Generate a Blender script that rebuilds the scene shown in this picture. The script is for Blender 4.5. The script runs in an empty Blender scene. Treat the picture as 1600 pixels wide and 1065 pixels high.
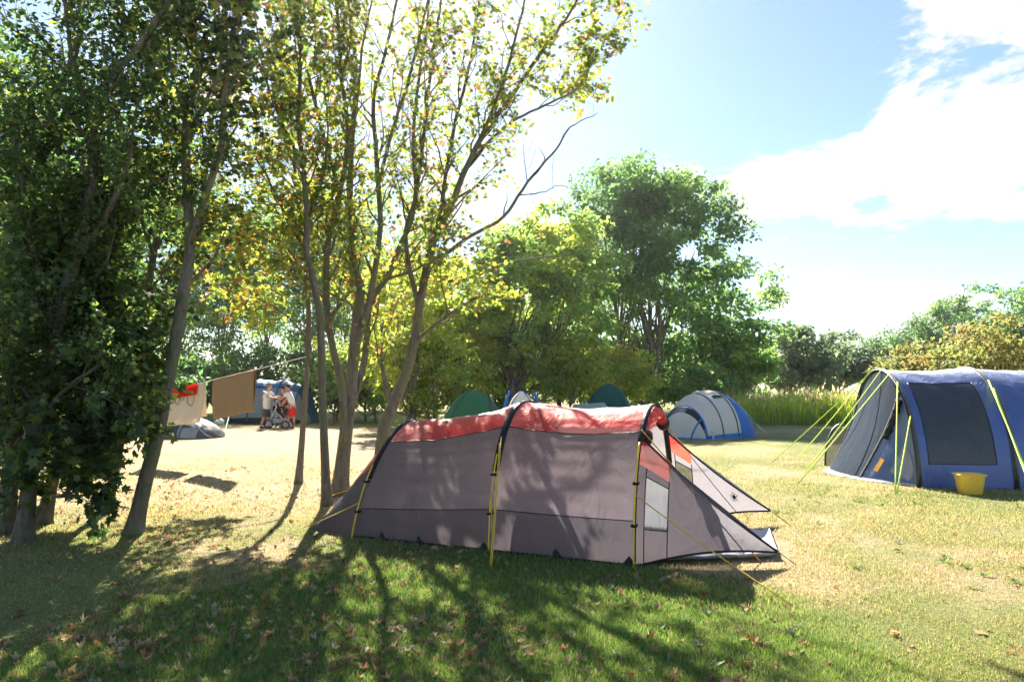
import bpy, bmesh, math, random
import numpy as np
from mathutils import Vector, Matrix, Quaternion

R = math.radians
rng = np.random.default_rng(11)
random.seed(11)
C = bpy.context.scene.collection
sc = bpy.context.scene

# ------------------------------------------------------------------ camera
FPX, CX, CY, HZ, CAMZ = 1066.667, 800.0, 532.5, 606.0, 1.6
PITCH = math.atan((HZ - CY) / FPX)
cam_d = bpy.data.cameras.new('camera'); cam = bpy.data.objects.new('camera', cam_d); C.objects.link(cam)
cam_d.sensor_width = 36; cam_d.lens = 24; cam_d.clip_start = .05; cam_d.clip_end = 2000
cam.location = (0, 0, CAMZ); cam.rotation_euler = (math.pi/2 + PITCH, 0, 0)
sc.camera = cam

# ------------------------------------------------------------------ light
SUN_EL, SUN_AZ = R(39.0), R(-12.0)          # azimuth measured from +Y towards +X
SUNV = Vector((math.sin(SUN_AZ)*math.cos(SUN_EL), math.cos(SUN_AZ)*math.cos(SUN_EL), math.sin(SUN_EL)))
sd = bpy.data.lights.new('sun', 'SUN'); so = bpy.data.objects.new('sun', sd); C.objects.link(so)
sd.energy = 5.0; sd.angle = R(.53); sd.color = (1.0, .93, .80)
so.rotation_euler = SUNV.to_track_quat('Z', 'Y').to_euler(); so.location = (-10, 60, 40)

sc.view_settings.view_transform = 'Standard'; sc.view_settings.look = 'None'
sc.view_settings.exposure = 2.03; sc.view_settings.gamma = 1; sc.view_settings.use_curve_mapping = False
sc.render.engine = 'CYCLES'
sc.cycles.use_denoising = True
sc.cycles.use_adaptive_sampling = True; sc.cycles.adaptive_threshold = .03
sc.cycles.max_bounces = 6; sc.cycles.diffuse_bounces = 3; sc.cycles.glossy_bounces = 2
sc.cycles.transmission_bounces = 4; sc.cycles.transparent_max_bounces = 8
sc.cycles.volume_bounces = 0
sc.cycles.caustics_reflective = False; sc.cycles.caustics_refractive = False

def ray(px, py):
    dx, dy = px - CX, CY - py
    return Vector((dx, FPX*math.cos(PITCH) - dy*math.sin(PITCH), FPX*math.sin(PITCH) + dy*math.cos(PITCH)))
def at(px, py, d):
    r = ray(px, py); k = d / r.y
    return np.array((r.x*k, d, CAMZ + r.z*k))
def gnd(px, py):
    r = ray(px, py); k = -CAMZ / r.z
    return np.array((r.x*k, r.y*k, 0.0))

# world: physical sky with procedural cumulus
w = bpy.data.worlds.new('World'); sc.world = w; w.use_nodes = True
nt = w.node_tree; nt.nodes.clear()
def N(nt, t, **kw):
    n = nt.nodes.new(t)
    for k, v in kw.items():
        if k in n.inputs: n.inputs[k].default_value = v
        else: setattr(n, k, v)
    return n
def L(nt, a, b): nt.links.new(a, b)
def M(nt, op, a, b=None, c=None):
    n = nt.nodes.new('ShaderNodeMath'); n.operation = op
    for i, v in enumerate((a, b, c)):
        if v is None: continue
        if isinstance(v, (int, float)): n.inputs[i].default_value = v
        else: L(nt, v, n.inputs[i])
    return n.outputs[0]
sky = N(nt, 'ShaderNodeTexSky'); sky.sky_type = 'NISHITA'; sky.sun_disc = False
sky.sun_elevation = SUN_EL; sky.sun_rotation = SUN_AZ
sky.altitude = 20; sky.air_density = 1.0; sky.dust_density = .35; sky.ozone_density = 2.4
tc = N(nt, 'ShaderNodeTexCoord'); sx = N(nt, 'ShaderNodeSeparateXYZ'); L(nt, tc.outputs['Generated'], sx.inputs[0])
az = M(nt, 'ARCTAN2', sx.outputs[0], sx.outputs[1]); el = M(nt, 'ARCSINE', sx.outputs[2])
mp = N(nt, 'ShaderNodeMapping'); mp.inputs['Scale'].default_value = (1, 1, 2.4); mp.inputs['Location'].default_value = (3.1, 1.7, .4)
L(nt, tc.outputs['Generated'], mp.inputs[0])
fb = N(nt, 'ShaderNodeTexNoise', Scale=4.6, Detail=10.0, Roughness=.60, Distortion=.25); L(nt, mp.outputs[0], fb.inputs['Vector'])
big = N(nt, 'ShaderNodeTexNoise', Scale=1.4, Detail=2.0); L(nt, mp.outputs[0], big.inputs['Vector'])
dens = M(nt, 'ADD', M(nt, 'ADD', M(nt, 'MULTIPLY', M(nt, 'SUBTRACT', fb.outputs[0], .5), 1.9), .5), M(nt, 'MULTIPLY', M(nt, 'SUBTRACT', big.outputs[0], .5), .5))
for (px, py, ra, re, amp) in ((1570, 60, .19, .13, .44), (1420, 255, .28, .075, .36), (1170, 290, .16, .06, .20), (1330, 462, .20, .028, .33), (1130, 60, .26, .16, -.34), (1480, 392, .26, .035, -.26), (960, 160, .12, .14, -.12), (1560, 440, .10, .03, -.2)):
    r = ray(px, py).normalized(); a0, e0 = math.atan2(r.x, r.y), math.asin(r.z)
    q = M(nt, 'ADD', M(nt, 'POWER', M(nt, 'ABSOLUTE', M(nt, 'DIVIDE', M(nt, 'SUBTRACT', az, a0), ra)), 2.0),
          M(nt, 'POWER', M(nt, 'ABSOLUTE', M(nt, 'DIVIDE', M(nt, 'SUBTRACT', el, e0), re)), 2.0))
    dens = M(nt, 'ADD', dens, M(nt, 'MULTIPLY', M(nt, 'EXPONENT', M(nt, 'MULTIPLY', q, -1.0)), amp))
mr = N(nt, 'ShaderNodeMapRange'); mr.interpolation_type = 'SMOOTHSTEP'
L(nt, dens, mr.inputs['Value']); mr.inputs['From Min'].default_value = .66; mr.inputs['From Max'].default_value = .80
mix = N(nt, 'ShaderNodeMix', data_type='RGBA'); L(nt, mr.outputs[0], mix.inputs['Factor'])
L(nt, sky.outputs[0], mix.inputs[6]); cs_ = N(nt, 'ShaderNodeTexNoise', Scale=7.0, Detail=7.0, Roughness=.6); L(nt, mp.outputs[0], cs_.inputs['Vector'])
cr_ = N(nt, 'ShaderNodeValToRGB'); L(nt, cs_.outputs[0], cr_.inputs[0]); cr_.color_ramp.elements[0].position = .38; cr_.color_ramp.elements[0].color = (.80, .82, .86, 1); cr_.color_ramp.elements[1].position = .58; cr_.color_ramp.elements[1].color = (1, 1, 1, 1)
cv_ = N(nt, 'ShaderNodeVectorMath', operation='SCALE'); L(nt, cr_.outputs[0], cv_.inputs[0]); cv_.inputs['Scale'].default_value = 5.9; L(nt, cv_.outputs[0], mix.inputs[7])
bg = N(nt, 'ShaderNodeBackground'); bg.inputs['Strength'].default_value = .052
L(nt, mix.outputs[2], bg.inputs[0]); wo = N(nt, 'ShaderNodeOutputWorld'); L(nt, bg.outputs[0], wo.inputs[0])

# ------------------------------------------------------------------ materials
MATS = {}
def new_mat(name):
    m = bpy.data.materials.new(name); m.use_nodes = True; m.node_tree.nodes.clear(); MATS[name] = m
    return m, m.node_tree
def out(nt, sh, disp=None):
    o = N(nt, 'ShaderNodeOutputMaterial'); L(nt, sh, o.inputs[0])
def noise_bump(nt, scale, strength, dist=.01, detail=4, vec=None):
    t = N(nt, 'ShaderNodeTexNoise', Scale=scale, Detail=detail)
    if vec is None:
        c = N(nt, 'ShaderNodeTexCoord'); vec = c.outputs['Object']
    L(nt, vec, t.inputs['Vector'])
    b = N(nt, 'ShaderNodeBump', Strength=strength, Distance=dist); L(nt, t.outputs[0], b.inputs['Height'])
    return b.outputs[0]
def solid(name, col, rough=.6, metal=0, var=.12, nscale=14, bump=.15, bdist=.004, spec=.5):
    m, nt = new_mat(name)
    p = N(nt, 'ShaderNodeBsdfPrincipled', Roughness=rough, Metallic=metal); p.inputs['Specular IOR Level'].default_value = spec
    c = N(nt, 'ShaderNodeTexCoord'); t = N(nt, 'ShaderNodeTexNoise', Scale=nscale, Detail=5.0); L(nt, c.outputs['Object'], t.inputs['Vector'])
    mx = N(nt, 'ShaderNodeMix', data_type='RGBA'); L(nt, t.outputs[0], mx.inputs['Factor'])
    mx.inputs[6].default_value = (*[x*(1-var) for x in col], 1); mx.inputs[7].default_value = (*[min(1, x*(1+var)) for x in col], 1)
    L(nt, mx.outputs[2], p.inputs['Base Color'])
    if bump: L(nt, noise_bump(nt, nscale*2, bump, bdist, vec=c.outputs['Object']), p.inputs['Normal'])
    out(nt, p.outputs[0]); return m
def fabric(name, col, tcol=None, trans=.35, clear=.0, gloss=.05, rough=.42, var=.1, wr=.35, wscale=5.0, tint=None, ior=1.4):
    """woven cloth: reflects, glows when lit from behind, and lets a little light straight through the weave"""
    m, nt = new_mat(name); tcol = tcol or col
    c = N(nt, 'ShaderNodeTexCoord')
    t = N(nt, 'ShaderNodeTexNoise', Scale=3.0, Detail=6.0); L(nt, c.outputs['Object'], t.inputs['Vector'])
    mx = N(nt, 'ShaderNodeMix', data_type='RGBA'); L(nt, t.outputs[0], mx.inputs['Factor'])
    mx.inputs[6].default_value = (*[x*(1-var) for x in col], 1); mx.inputs[7].default_value = (*[min(1, x*(1+var)) for x in col], 1)
    # creases: stretched noise
    mp = N(nt, 'ShaderNodeMapping'); mp.inputs['Scale'].default_value = (wscale, wscale, wscale*.45); mp.inputs['Rotation'].default_value = (.3, .5, .2)
    L(nt, c.outputs['Object'], mp.inputs[0])
    t2 = N(nt, 'ShaderNodeTexNoise', Scale=1.0, Detail=5.0, Roughness=.55, Distortion=.8); L(nt, mp.outputs[0], t2.inputs['Vector'])
    b = N(nt, 'ShaderNodeBump', Strength=wr, Distance=.07); L(nt, t2.outputs[0], b.inputs['Height'])
    t3 = N(nt, 'ShaderNodeTexNoise', Scale=260.0, Detail=1.0); L(nt, c.outputs['Object'], t3.inputs['Vector'])
    b2 = N(nt, 'ShaderNodeBump', Strength=.12, Distance=.002); L(nt, t3.outputs[0], b2.inputs['Height']); L(nt, b.outputs[0], b2.inputs['Normal'])
    d = N(nt, 'ShaderNodeBsdfDiffuse'); L(nt, mx.outputs[2], d.inputs[0]); L(nt, b2.outputs[0], d.inputs['Normal'])
    tr = N(nt, 'ShaderNodeBsdfTranslucent'); tr.inputs[0].default_value = (*tcol, 1); L(nt, b.outputs[0], tr.inputs['Normal'])
    s1 = N(nt, 'ShaderNodeMixShader'); s1.inputs[0].default_value = trans; L(nt, d.outputs[0], s1.inputs[1]); L(nt, tr.outputs[0], s1.inputs[2])
    g = N(nt, 'ShaderNodeBsdfGlossy', Roughness=rough); g.inputs[0].default_value = (.9, .9, .9, 1); L(nt, b2.outputs[0], g.inputs['Normal'])
    fr = N(nt, 'ShaderNodeFresnel', IOR=ior)
    f2 = M(nt, 'ADD', M(nt, 'MULTIPLY', fr.outputs[0], gloss*5), gloss*.12)
    s2 = N(nt, 'ShaderNodeMixShader'); L(nt, f2, s2.inputs[0]); L(nt, s1.outputs[0], s2.inputs[1]); L(nt, g.outputs[0], s2.inputs[2])
    last = s2.outputs[0]
    if clear > 0:
        tp = N(nt, 'ShaderNodeBsdfTransparent'); tp.inputs[0].default_value = (*(tint or [min(1, x**.4) for x in tcol]), 1)
        s3 = N(nt, 'ShaderNodeMixShader'); s3.inputs[0].default_value = clear; L(nt, last, s3.inputs[1]); L(nt, tp.outputs[0], s3.inputs[2]); last = s3.outputs[0]
    out(nt, last); return m
def leafmat(name, trans=.5, gloss=.06, rough=.4, glow=1.9):
    """leaf colour comes from the attribute Col of each leaf"""
    m, nt = new_mat(name)
    a = N(nt, 'ShaderNodeAttribute'); a.attribute_name = 'Col'
    d = N(nt, 'ShaderNodeBsdfDiffuse'); L(nt, a.outputs[0], d.inputs[0])
    hs = N(nt, 'ShaderNodeHueSaturation', Hue=.485, Saturation=1.12, Value=glow); L(nt, a.outputs[0], hs.inputs['Color'])
    tr = N(nt, 'ShaderNodeBsdfTranslucent'); L(nt, hs.outputs[0], tr.inputs[0])
    s1 = N(nt, 'ShaderNodeMixShader'); s1.inputs[0].default_value = trans; L(nt, d.outputs[0], s1.inputs[1]); L(nt, tr.outputs[0], s1.inputs[2])
    g = N(nt, 'ShaderNodeBsdfGlossy', Roughness=rough); g.inputs[0].default_value = (.9, .95, .9, 1)
    s2 = N(nt, 'ShaderNodeMixShader'); s2.inputs[0].default_value = gloss; L(nt, s1.outputs[0], s2.inputs[1]); L(nt, g.outputs[0], s2.inputs[2])
    out(nt, s2.outputs[0]); return m
def barkmat(name, c1, c2, moss=None):
    m, nt = new_mat(name)
    c = N(nt, 'ShaderNodeTexCoord'); mp = N(nt, 'ShaderNodeMapping'); mp.inputs['Scale'].default_value = (9, 9, 2.2); L(nt, c.outputs['Object'], mp.inputs[0])
    t = N(nt, 'ShaderNodeTexNoise', Scale=2.5, Detail=8.0, Roughness=.65, Distortion=.6); L(nt, mp.outputs[0], t.inputs['Vector'])
    cr = N(nt, 'ShaderNodeValToRGB'); L(nt, t.outputs[0], cr.inputs[0])
    cr.color_ramp.elements[0].position = .33; cr.color_ramp.elements[0].color = (*c1, 1); cr.color_ramp.elements[1].position = .68; cr.color_ramp.elements[1].color = (*c2, 1)
    col = cr.outputs[0]
    if moss:
        t2 = N(nt, 'ShaderNodeTexNoise', Scale=3.0, Detail=5.0); L(nt, c.outputs['Object'], t2.inputs['Vector'])
        mr = N(nt, 'ShaderNodeMapRange'); L(nt, t2.outputs[0], mr.inputs['Value']); mr.inputs['From Min'].default_value = .45; mr.inputs['From Max'].default_value = .65
        mx = N(nt, 'ShaderNodeMix', data_type='RGBA'); L(nt, mr.outputs[0], mx.inputs['Factor']); L(nt, col, mx.inputs[6]); mx.inputs[7].default_value = (*moss, 1); col = mx.outputs[2]
    p = N(nt, 'ShaderNodeBsdfPrincipled', Roughness=.85); L(nt, col, p.inputs['Base Color'])
    b = N(nt, 'ShaderNodeBump', Strength=.7, Distance=.02); L(nt, t.outputs[0], b.inputs['Height']); L(nt, b.outputs[0], p.inputs['Normal'])
    out(nt, p.outputs[0]); return m
def groundmat():
    m, nt = new_mat('turf')
    a = N(nt, 'ShaderNodeAttribute'); a.attribute_name = 'Col'
    c = N(nt, 'ShaderNodeTexCoord')
    t = N(nt, 'ShaderNodeTexNoise', Scale=14.0, Detail=8.0, Roughness=.7); L(nt, c.outputs['Object'], t.inputs['Vector'])
    t2 = N(nt, 'ShaderNodeTexNoise', Scale=1.1, Detail=4.0, Roughness=.6); L(nt, c.outputs['Object'], t2.inputs['Vector'])
    v = M(nt, 'ADD', M(nt, 'MULTIPLY', t.outputs[0], 1.3), M(nt, 'ADD', M(nt, 'MULTIPLY', t2.outputs[0], .5), .05))
    vm = N(nt, 'ShaderNodeVectorMath', operation='SCALE'); L(nt, a.outputs[0], vm.inputs[0]); L(nt, v, vm.inputs['Scale'])
    # tufts of greener and strawier grass
    t4 = N(nt, 'ShaderNodeTexNoise', Scale=3.2, Detail=6.0, Roughness=.7); L(nt, c.outputs['Object'], t4.inputs['Vector'])
    mr = N(nt, 'ShaderNodeMapRange'); L(nt, t4.outputs[0], mr.inputs['Value']); mr.inputs['From Min'].default_value = .53; mr.inputs['From Max'].default_value = .72; mr.inputs['To Max'].default_value = .5
    mx = N(nt, 'ShaderNodeMix', data_type='RGBA'); L(nt, mr.outputs[0], mx.inputs['Factor']); L(nt, vm.outputs[0], mx.inputs[6]); mx.inputs[7].default_value = (.17, .19, .055, 1)
    p = N(nt, 'ShaderNodeBsdfPrincipled', Roughness=.95); p.inputs['Specular IOR Level'].default_value = .1
    L(nt, mx.outputs[2], p.inputs['Base Color'])
    t3 = N(nt, 'ShaderNodeTexNoise', Scale=45.0, Detail=6.0, Roughness=.75); L(nt, c.outputs['Object'], t3.inputs['Vector'])
    b = N(nt, 'ShaderNodeBump', Strength=.9, Distance=.04); L(nt, M(nt, 'ADD', t3.outputs[0], t.outputs[0]), b.inputs['Height']); L(nt, b.outputs[0], p.inputs['Normal'])
    out(nt, p.outputs[0]); return m
def clearmat(name, tint=(.9, .92, .95), fac=.35):
    m, nt = new_mat(name)
    tp = N(nt, 'ShaderNodeBsdfTransparent'); tp.inputs[0].default_value = (*tint, 1)
    p = N(nt, 'ShaderNodeBsdfPrincipled', Roughness=.12); p.inputs['Base Color'].default_value = (.55, .57, .58, 1)
    L(nt, noise_bump(nt, 9, .8, .05), p.inputs['Normal'])
    s = N(nt, 'ShaderNodeMixShader'); s.inputs[0].default_value = fac; L(nt, tp.outputs[0], s.inputs[1]); L(nt, p.outputs[0], s.inputs[2])
    out(nt, s.outputs[0]); return m

groundmat()
leafmat('maple_leaf', .62, .05, .4, 2.2); leafmat('dark_leaf', .5, .03, .5, 2.5); leafmat('far_leaf', .6, .03, .5, 2.7); leafmat('dry_leaf', .25, .03, .6); leafmat('grass_blade', .45, .03, .5); leafmat('meadow_blade', .62, .03, .5, 2.3)
barkmat('bark_maple', (.075, .065, .052), (.22, .19, .155), (.15, .145, .075))
barkmat('bark_dark', (.06, .05, .04), (.17, .145, .11))
barkmat('bark_far', (.10, .085, .065), (.24, .20, .15)); barkmat('bark_pale', (.38, .32, .25), (.62, .55, .45))
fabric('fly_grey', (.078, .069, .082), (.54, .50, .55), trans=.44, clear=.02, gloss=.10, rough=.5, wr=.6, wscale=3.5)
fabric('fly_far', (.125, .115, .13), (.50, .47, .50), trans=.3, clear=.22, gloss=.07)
fabric('fly_skirt', (.066, .061, .071), (.36, .34, .375), trans=.38, clear=.0, gloss=.08, wr=.6, wscale=3.5)
fabric('fly_red', (.74, .035, .04), (.85, .08, .07), trans=.3, clear=.30, gloss=.10, rough=.5, tint=(.97, .88, .89))
fabric('fly_dark', (.025, .024, .03), trans=.08, gloss=.05)
fabric('inner_white', (.62, .62, .66), (.7, .7, .72), trans=.4, gloss=.02)
fabric('groundsheet_grey', (.50, .53, .57), trans=.08, gloss=.08, wr=.8)
fabric('mesh_black', (.02, .02, .02), (.2, .2, .2), trans=.2, clear=.4, gloss=.01)
solid('pole_yellow', (.85, .55, .02), .4, bump=0); solid('cord_yellow', (.80, .52, .05), .7, bump=0); solid('cord_orange', (.82, .36, .03), .7, bump=0)
solid('cord_lime', (.62, .86, .10), .7, bump=0); solid('cord_white', (.75, .75, .72), .7, bump=0); solid('cord_dark', (.03, .03, .03), .7, bump=0)
fabric('tent_blue', (.018, .065, .29), (.05, .14, .55), trans=.3, clear=.04, gloss=.4, rough=.5, wr=.45, ior=1.45)
fabric('tent_charcoal', (.028, .032, .045), (.04, .05, .08), trans=.2, gloss=.24, rough=.42, wr=.3)
fabric('tent_greyblue', (.075, .09, .12), (.10, .12, .16), trans=.3, clear=.03, gloss=.0)
fabric('tent_paleblue', (.22, .30, .50), (.42, .56, .9), trans=.6, gloss=.02, wr=.6)
fabric('tent_white', (.80, .77, .71), (.85, .82, .75), trans=.42, gloss=.04)
fabric('tent_beige', (.50, .47, .42), (.5, .46, .4), trans=.3, gloss=.05)
fabric('tent_brightblue', (.03, .17, .62), (.05, .28, .9), trans=.4, gloss=.07)
fabric('tent_skyblue', (.05, .22, .62), trans=.2, gloss=.05)
fabric('tent_green', (.05, .24, .10), (.10, .48, .18), trans=.4, gloss=.07)
fabric('tent_teal', (.012, .12, .095), (.02, .22, .16), trans=.35, gloss=.06)
fabric('tent_steel', (.42, .45, .49), (.5, .54, .6), trans=.4, gloss=.05)
fabric('tent_petrol', (.02, .14, .30), (.03, .25, .5), trans=.35, gloss=.06)
fabric('tent_darkgrey', (.10, .10, .11), trans=.2, gloss=.1); fabric('tent_pink', (.75, .06, .45), trans=.25, gloss=.05)
fabric('towel_brown', (.36, .25, .15), (.36, .24, .13), trans=.2, gloss=0, wr=.3, wscale=22); fabric('towel_cream', (.74, .67, .56), (.74, .66, .53), trans=.3, gloss=0, wr=.3, wscale=22)
fabric('towel_red', (.62, .03, .02), trans=.22, gloss=0, wr=.3, wscale=22)
clearmat('clear_plastic'); clearmat('clear_jug', (.93, .95, .97), .3)
solid('bucket_yellow', (.92, .60, .10), .38, var=.05, bump=.05)
solid('skin', (.55, .30, .20), .55, bump=0); solid('skin_red', (.60, .25, .17), .55, bump=0); solid('cotton_white', (.80, .80, .80), .9, var=.05); solid('shorts_grey', (.07, .075, .085), .9)
solid('shorts_red', (.72, .025, .015), .8); solid('black_cloth', (.02, .02, .022), .9); solid('hair_brown', (.10, .06, .035), .8); solid('hair_grey', (.22, .17, .13), .8); solid('hair_dark', (.035, .025, .02), .8)
solid('shoe_dark', (.02, .022, .03), .7); solid('print_red', (.65, .15, .18), .9, bump=0)
solid('rubber', (.02, .02, .02), .8); solid('metal_pale', (.62, .63, .64), .35, .6); solid('plastic_grey', (.4, .4, .42), .4); solid('wood', (.34, .19, .10), .7, nscale=6)
solid('blue_plastic', (.05, .10, .35), .4); solid('white_plastic', (.78, .78, .77), .4); solid('line_print', (.06, .05, .05), .9, bump=0)

# ------------------------------------------------------------------ mesh helpers
def build(name, V, faces, mats, parent=None, smooth=False, cols=None, fmat=None):
    """V (n,3); faces: list of (m,k) int arrays; mats: material name or list"""
    V = np.asarray(V, np.float32)
    me = bpy.data.meshes.new(name)
    me.vertices.add(len(V)); me.vertices.foreach_set('co', V.ravel())
    fl = [np.asarray(f, np.int32) for f in faces if len(f)]
    li = np.concatenate([f.ravel() for f in fl]); tot = np.concatenate([np.full(len(f), f.shape[1], np.int32) for f in fl])
    st = np.concatenate([[0], np.cumsum(tot)[:-1]]).astype(np.int32)
    me.loops.add(len(li)); me.loops.foreach_set('vertex_index', li)
    me.polygons.add(len(tot)); me.polygons.foreach_set('loop_start', st)
    for m in ([mats] if isinstance(mats, str) else mats): me.materials.append(MATS[m])
    if fmat is not None: me.polygons.foreach_set('material_index', np.asarray(fmat, np.int32))
    me.update(calc_edges=True); me.validate()
    if smooth: me.polygons.foreach_set('use_smooth', np.ones(len(me.polygons), bool))
    if cols is not None:
        a = me.color_attributes.new('Col', 'FLOAT_COLOR', 'POINT')
        cc = np.ones((len(V), 4), np.float32); cc[:, :3] = cols; a.data.foreach_set('color', cc.ravel())
    o = bpy.data.objects.new(name, me); C.objects.link(o)
    if parent: o.parent = parent
    return o
class MB:
    def __init__(s): s.V = []; s.F = {}; s.n = 0; s.cols = []
    def add(s, V, F, col=None):
        V = np.asarray(V, float); s.V.append(V)
        for f in (F if isinstance(F, list) else [F]):
            f = np.asarray(f, int)
            if len(f): s.F.setdefault(f.shape[1], []).append(f + s.n)
        if col is not None: s.cols.append(np.broadcast_to(np.asarray(col, float), (len(V), 3)))
        s.n += len(V)
    def build(s, name, mats, parent=None, smooth=False, off=None):
        V = np.concatenate(s.V)
        if off is not None: V = V - np.asarray(off)
        return build(name, V, [np.concatenate(v) for v in s.F.values()], mats, parent, smooth, np.concatenate(s.cols) if s.cols else None)
def tag(o, label=None, cat=None, group=None, kind=None):
    if label: o['label'] = label
    if cat: o['category'] = cat
    if group: o['group'] = group
    if kind: o['kind'] = kind
    return o
def thing(name, label, cat, loc=(0, 0, 0), group=None):
    o = bpy.data.objects.new(name, None); C.objects.link(o); o.location = Vector([float(x) for x in loc]); o.empty_display_size = .2
    return tag(o, label, cat, group)
def nrm(v):
    v = np.asarray(v, float); return v / (np.linalg.norm(v, axis=-1, keepdims=True) + 1e-9)
def catmull(P, k=4):
    P = np.asarray(P, float)
    if len(P) < 3: 
        t = np.linspace(0, 1, k+1)[:, None]; return P[0]*(1-t) + P[-1]*t
    Q = np.vstack([2*P[0]-P[1], P, 2*P[-1]-P[-2]]); o = []
    for i in range(1, len(Q)-2):
        for t in np.arange(k)/k:
            a, b, c, d = Q[i-1], Q[i], Q[i+1], Q[i+2]
            o.append(.5*((2*b)+(-a+c)*t+(2*a-5*b+4*c-d)*t*t+(-a+3*b-3*c+d)*t**3))
    o.append(P[-1]); return np.array(o)
def tube(P, r, sides=8, cap=True):
    P = np.asarray(P, float); n = len(P); r = np.broadcast_to(np.asarray(r, float), (n,))
    T = nrm(np.gradient(P, axis=0)); ref = np.array((0, 0, 1.)) if abs(T[0][2]) < .9 else np.array((1., 0, 0))
    u = nrm(np.cross(T[0], ref)); U = []
    for i in range(n):
        u = u - T[i]*np.dot(u, T[i]); u = u/(np.linalg.norm(u)+1e-9); U.append(u)
    U = np.array(U); W = np.cross(T, U); a = np.arange(sides)/sides*2*np.pi
    V = (P[:, None]+r[:, None, None]*(np.cos(a)[None, :, None]*U[:, None]+np.sin(a)[None, :, None]*W[:, None])).reshape(-1, 3)
    i, j = np.meshgrid(np.arange(n-1), np.arange(sides), indexing='ij'); j2 = (j+1) % sides
    F = np.stack([i*sides+j, i*sides+j2, (i+1)*sides+j2, (i+1)*sides+j], -1).reshape(-1, 4)
    fs = [F]
    if cap: fs += [np.arange(sides)[::-1][None], ((n-1)*sides+np.arange(sides))[None]]
    return V, fs
def tube_obj(name, P, r, mat, parent, sides=6, off=None):
    V, f = tube(P, r, sides); 
    if off is not None: V = V-np.asarray(off)
    return build(name, V, f, mat, parent, True)
def grid_faces(nu, nv, flip=False):
    i, j = np.meshgrid(np.arange(nu-1), np.arange(nv-1), indexing='ij')
    F = np.stack([i*nv+j, (i+1)*nv+j, (i+1)*nv+j+1, i*nv+j+1], -1).reshape(-1, 4)
    return F[:, ::-1] if flip else F
def patch(name, fn, u0, u1, v0, v1, nu, nv, mat, parent, off, thick=.0):
    u = np.linspace(u0, u1, nu); v = np.linspace(v0, v1, nv); U, Vv = np.meshgrid(u, v, indexing='ij')
    P = fn(U.ravel(), Vv.ravel())
    o = build(name, P-np.asarray(off), [grid_faces(nu, nv)], mat, parent, True)
    if thick:
        md = o.modifiers.new('thickness', 'SOLIDIFY'); md.thickness = thick
    return o
def box(c, s, rot=0):
    x, y, z = np.asarray(s)/2; V = np.array([(sx*x, sy*y, sz*z) for sx in (-1, 1) for sy in (-1, 1) for sz in (-1, 1)])
    cr, sr = math.cos(rot), math.sin(rot); V = V@np.array([[cr, sr, 0], [-sr, cr, 0], [0, 0, 1]])
    return V+np.asarray(c), np.array([(0, 1, 3, 2), (4, 6, 7, 5), (0, 4, 5, 1), (2, 3, 7, 6), (0, 2, 6, 4), (1, 5, 7, 3)])
# smooth value noise in the plane
_tab = rng.random((64, 64))
def vnoise(x, y, s):
    x = np.asarray(x)*s; y = np.asarray(y)*s; xi = np.floor(x).astype(int); yi = np.floor(y).astype(int); fx = x-xi; fy = y-yi
    fx = fx*fx*(3-2*fx); fy = fy*fy*(3-2*fy); g = lambda a, b: _tab[a % 64, b % 64]
    return (g(xi, yi)*(1-fx)+g(xi+1, yi)*fx)*(1-fy)+(g(xi, yi+1)*(1-fx)+g(xi+1, yi+1)*fx)*fy
def fbm(x, y, s): return (vnoise(x, y, s)*.5+vnoise(x+9.3, y+4.1, s*2.1)*.3+vnoise(x+3.7, y+8.8, s*4.3)*.2)

# ------------------------------------------------------------------ ground
def sstep(a, b, x):
    t = np.clip((x-a)/(b-a), 0, 1); return t*t*(3-2*t)
def ground_col(x, y):
    x = np.asarray(x, float); y = np.asarray(y, float)
    n = fbm(x, y, .5); n2 = fbm(x+40, y+17, 1.6)
    straw = np.array((.37, .315, .16)); green = np.array((.115, .19, .048)); soil = np.array((.50, .365, .24)); olive = np.array((.215, .235, .085))
    # greener turf where the trees keep it moist, worn pale earth on the pitch behind
    g = sstep(1.25, .55, np.hypot((x+.8)/3.1, (y-4.6)/2.7)+(n-.5)*1.5+(n2-.5)*.5)
    s = sstep(8.0, 10.5, y+(n-.5)*3)*sstep(1.0, -2.5, x+(n2-.5)*2)*sstep(32, 27, y)
    n3 = fbm(x+80, y+33, .22); worn = sstep(.56, .70, n3*.6+n2*.4); o = sstep(.40, .58, n*.6+n2*.4)*.85*(1-worn); o = np.clip(o+.6*sstep(9.5, 5.5, y+(n-.5)*4), 0, 1)
    far = sstep(26, 34, y)
    c = straw[None]*(1-o[..., None])+olive[None]*o[..., None]
    c = c*(1-.7*worn[..., None])+.7*worn[..., None]*np.array((.49, .365, .24))
    c = c*(1-s[..., None]*.85)+soil[None]*s[..., None]*.85
    c = c*(1-g[..., None])+green[None]*g[..., None]
    c = c*(1-far[..., None]*.5)+olive[None]*far[..., None]*.5
    return c, g
k = np.linspace(-1, 1, 261); gx = np.sinh(k*6.2)/math.sinh(6.2)*700; gy = np.sinh(k*6.2)/math.sinh(6.2)*900+6
X, Y = np.meshgrid(gx, gy, indexing='ij'); cg, _ = ground_col(X.ravel(), Y.ravel())
g = build('ground', np.stack([X.ravel(), Y.ravel(), np.zeros(X.size)], -1), [grid_faces(len(gx), len(gy))], 'turf', None, True, cg)
tag(g, kind='structure')

def in_view(x, y, m=60):
    px = CX+FPX*x/np.maximum(y, .1); return (px > -m) & (px < 1600+m) & (y > 3.3)
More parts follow.
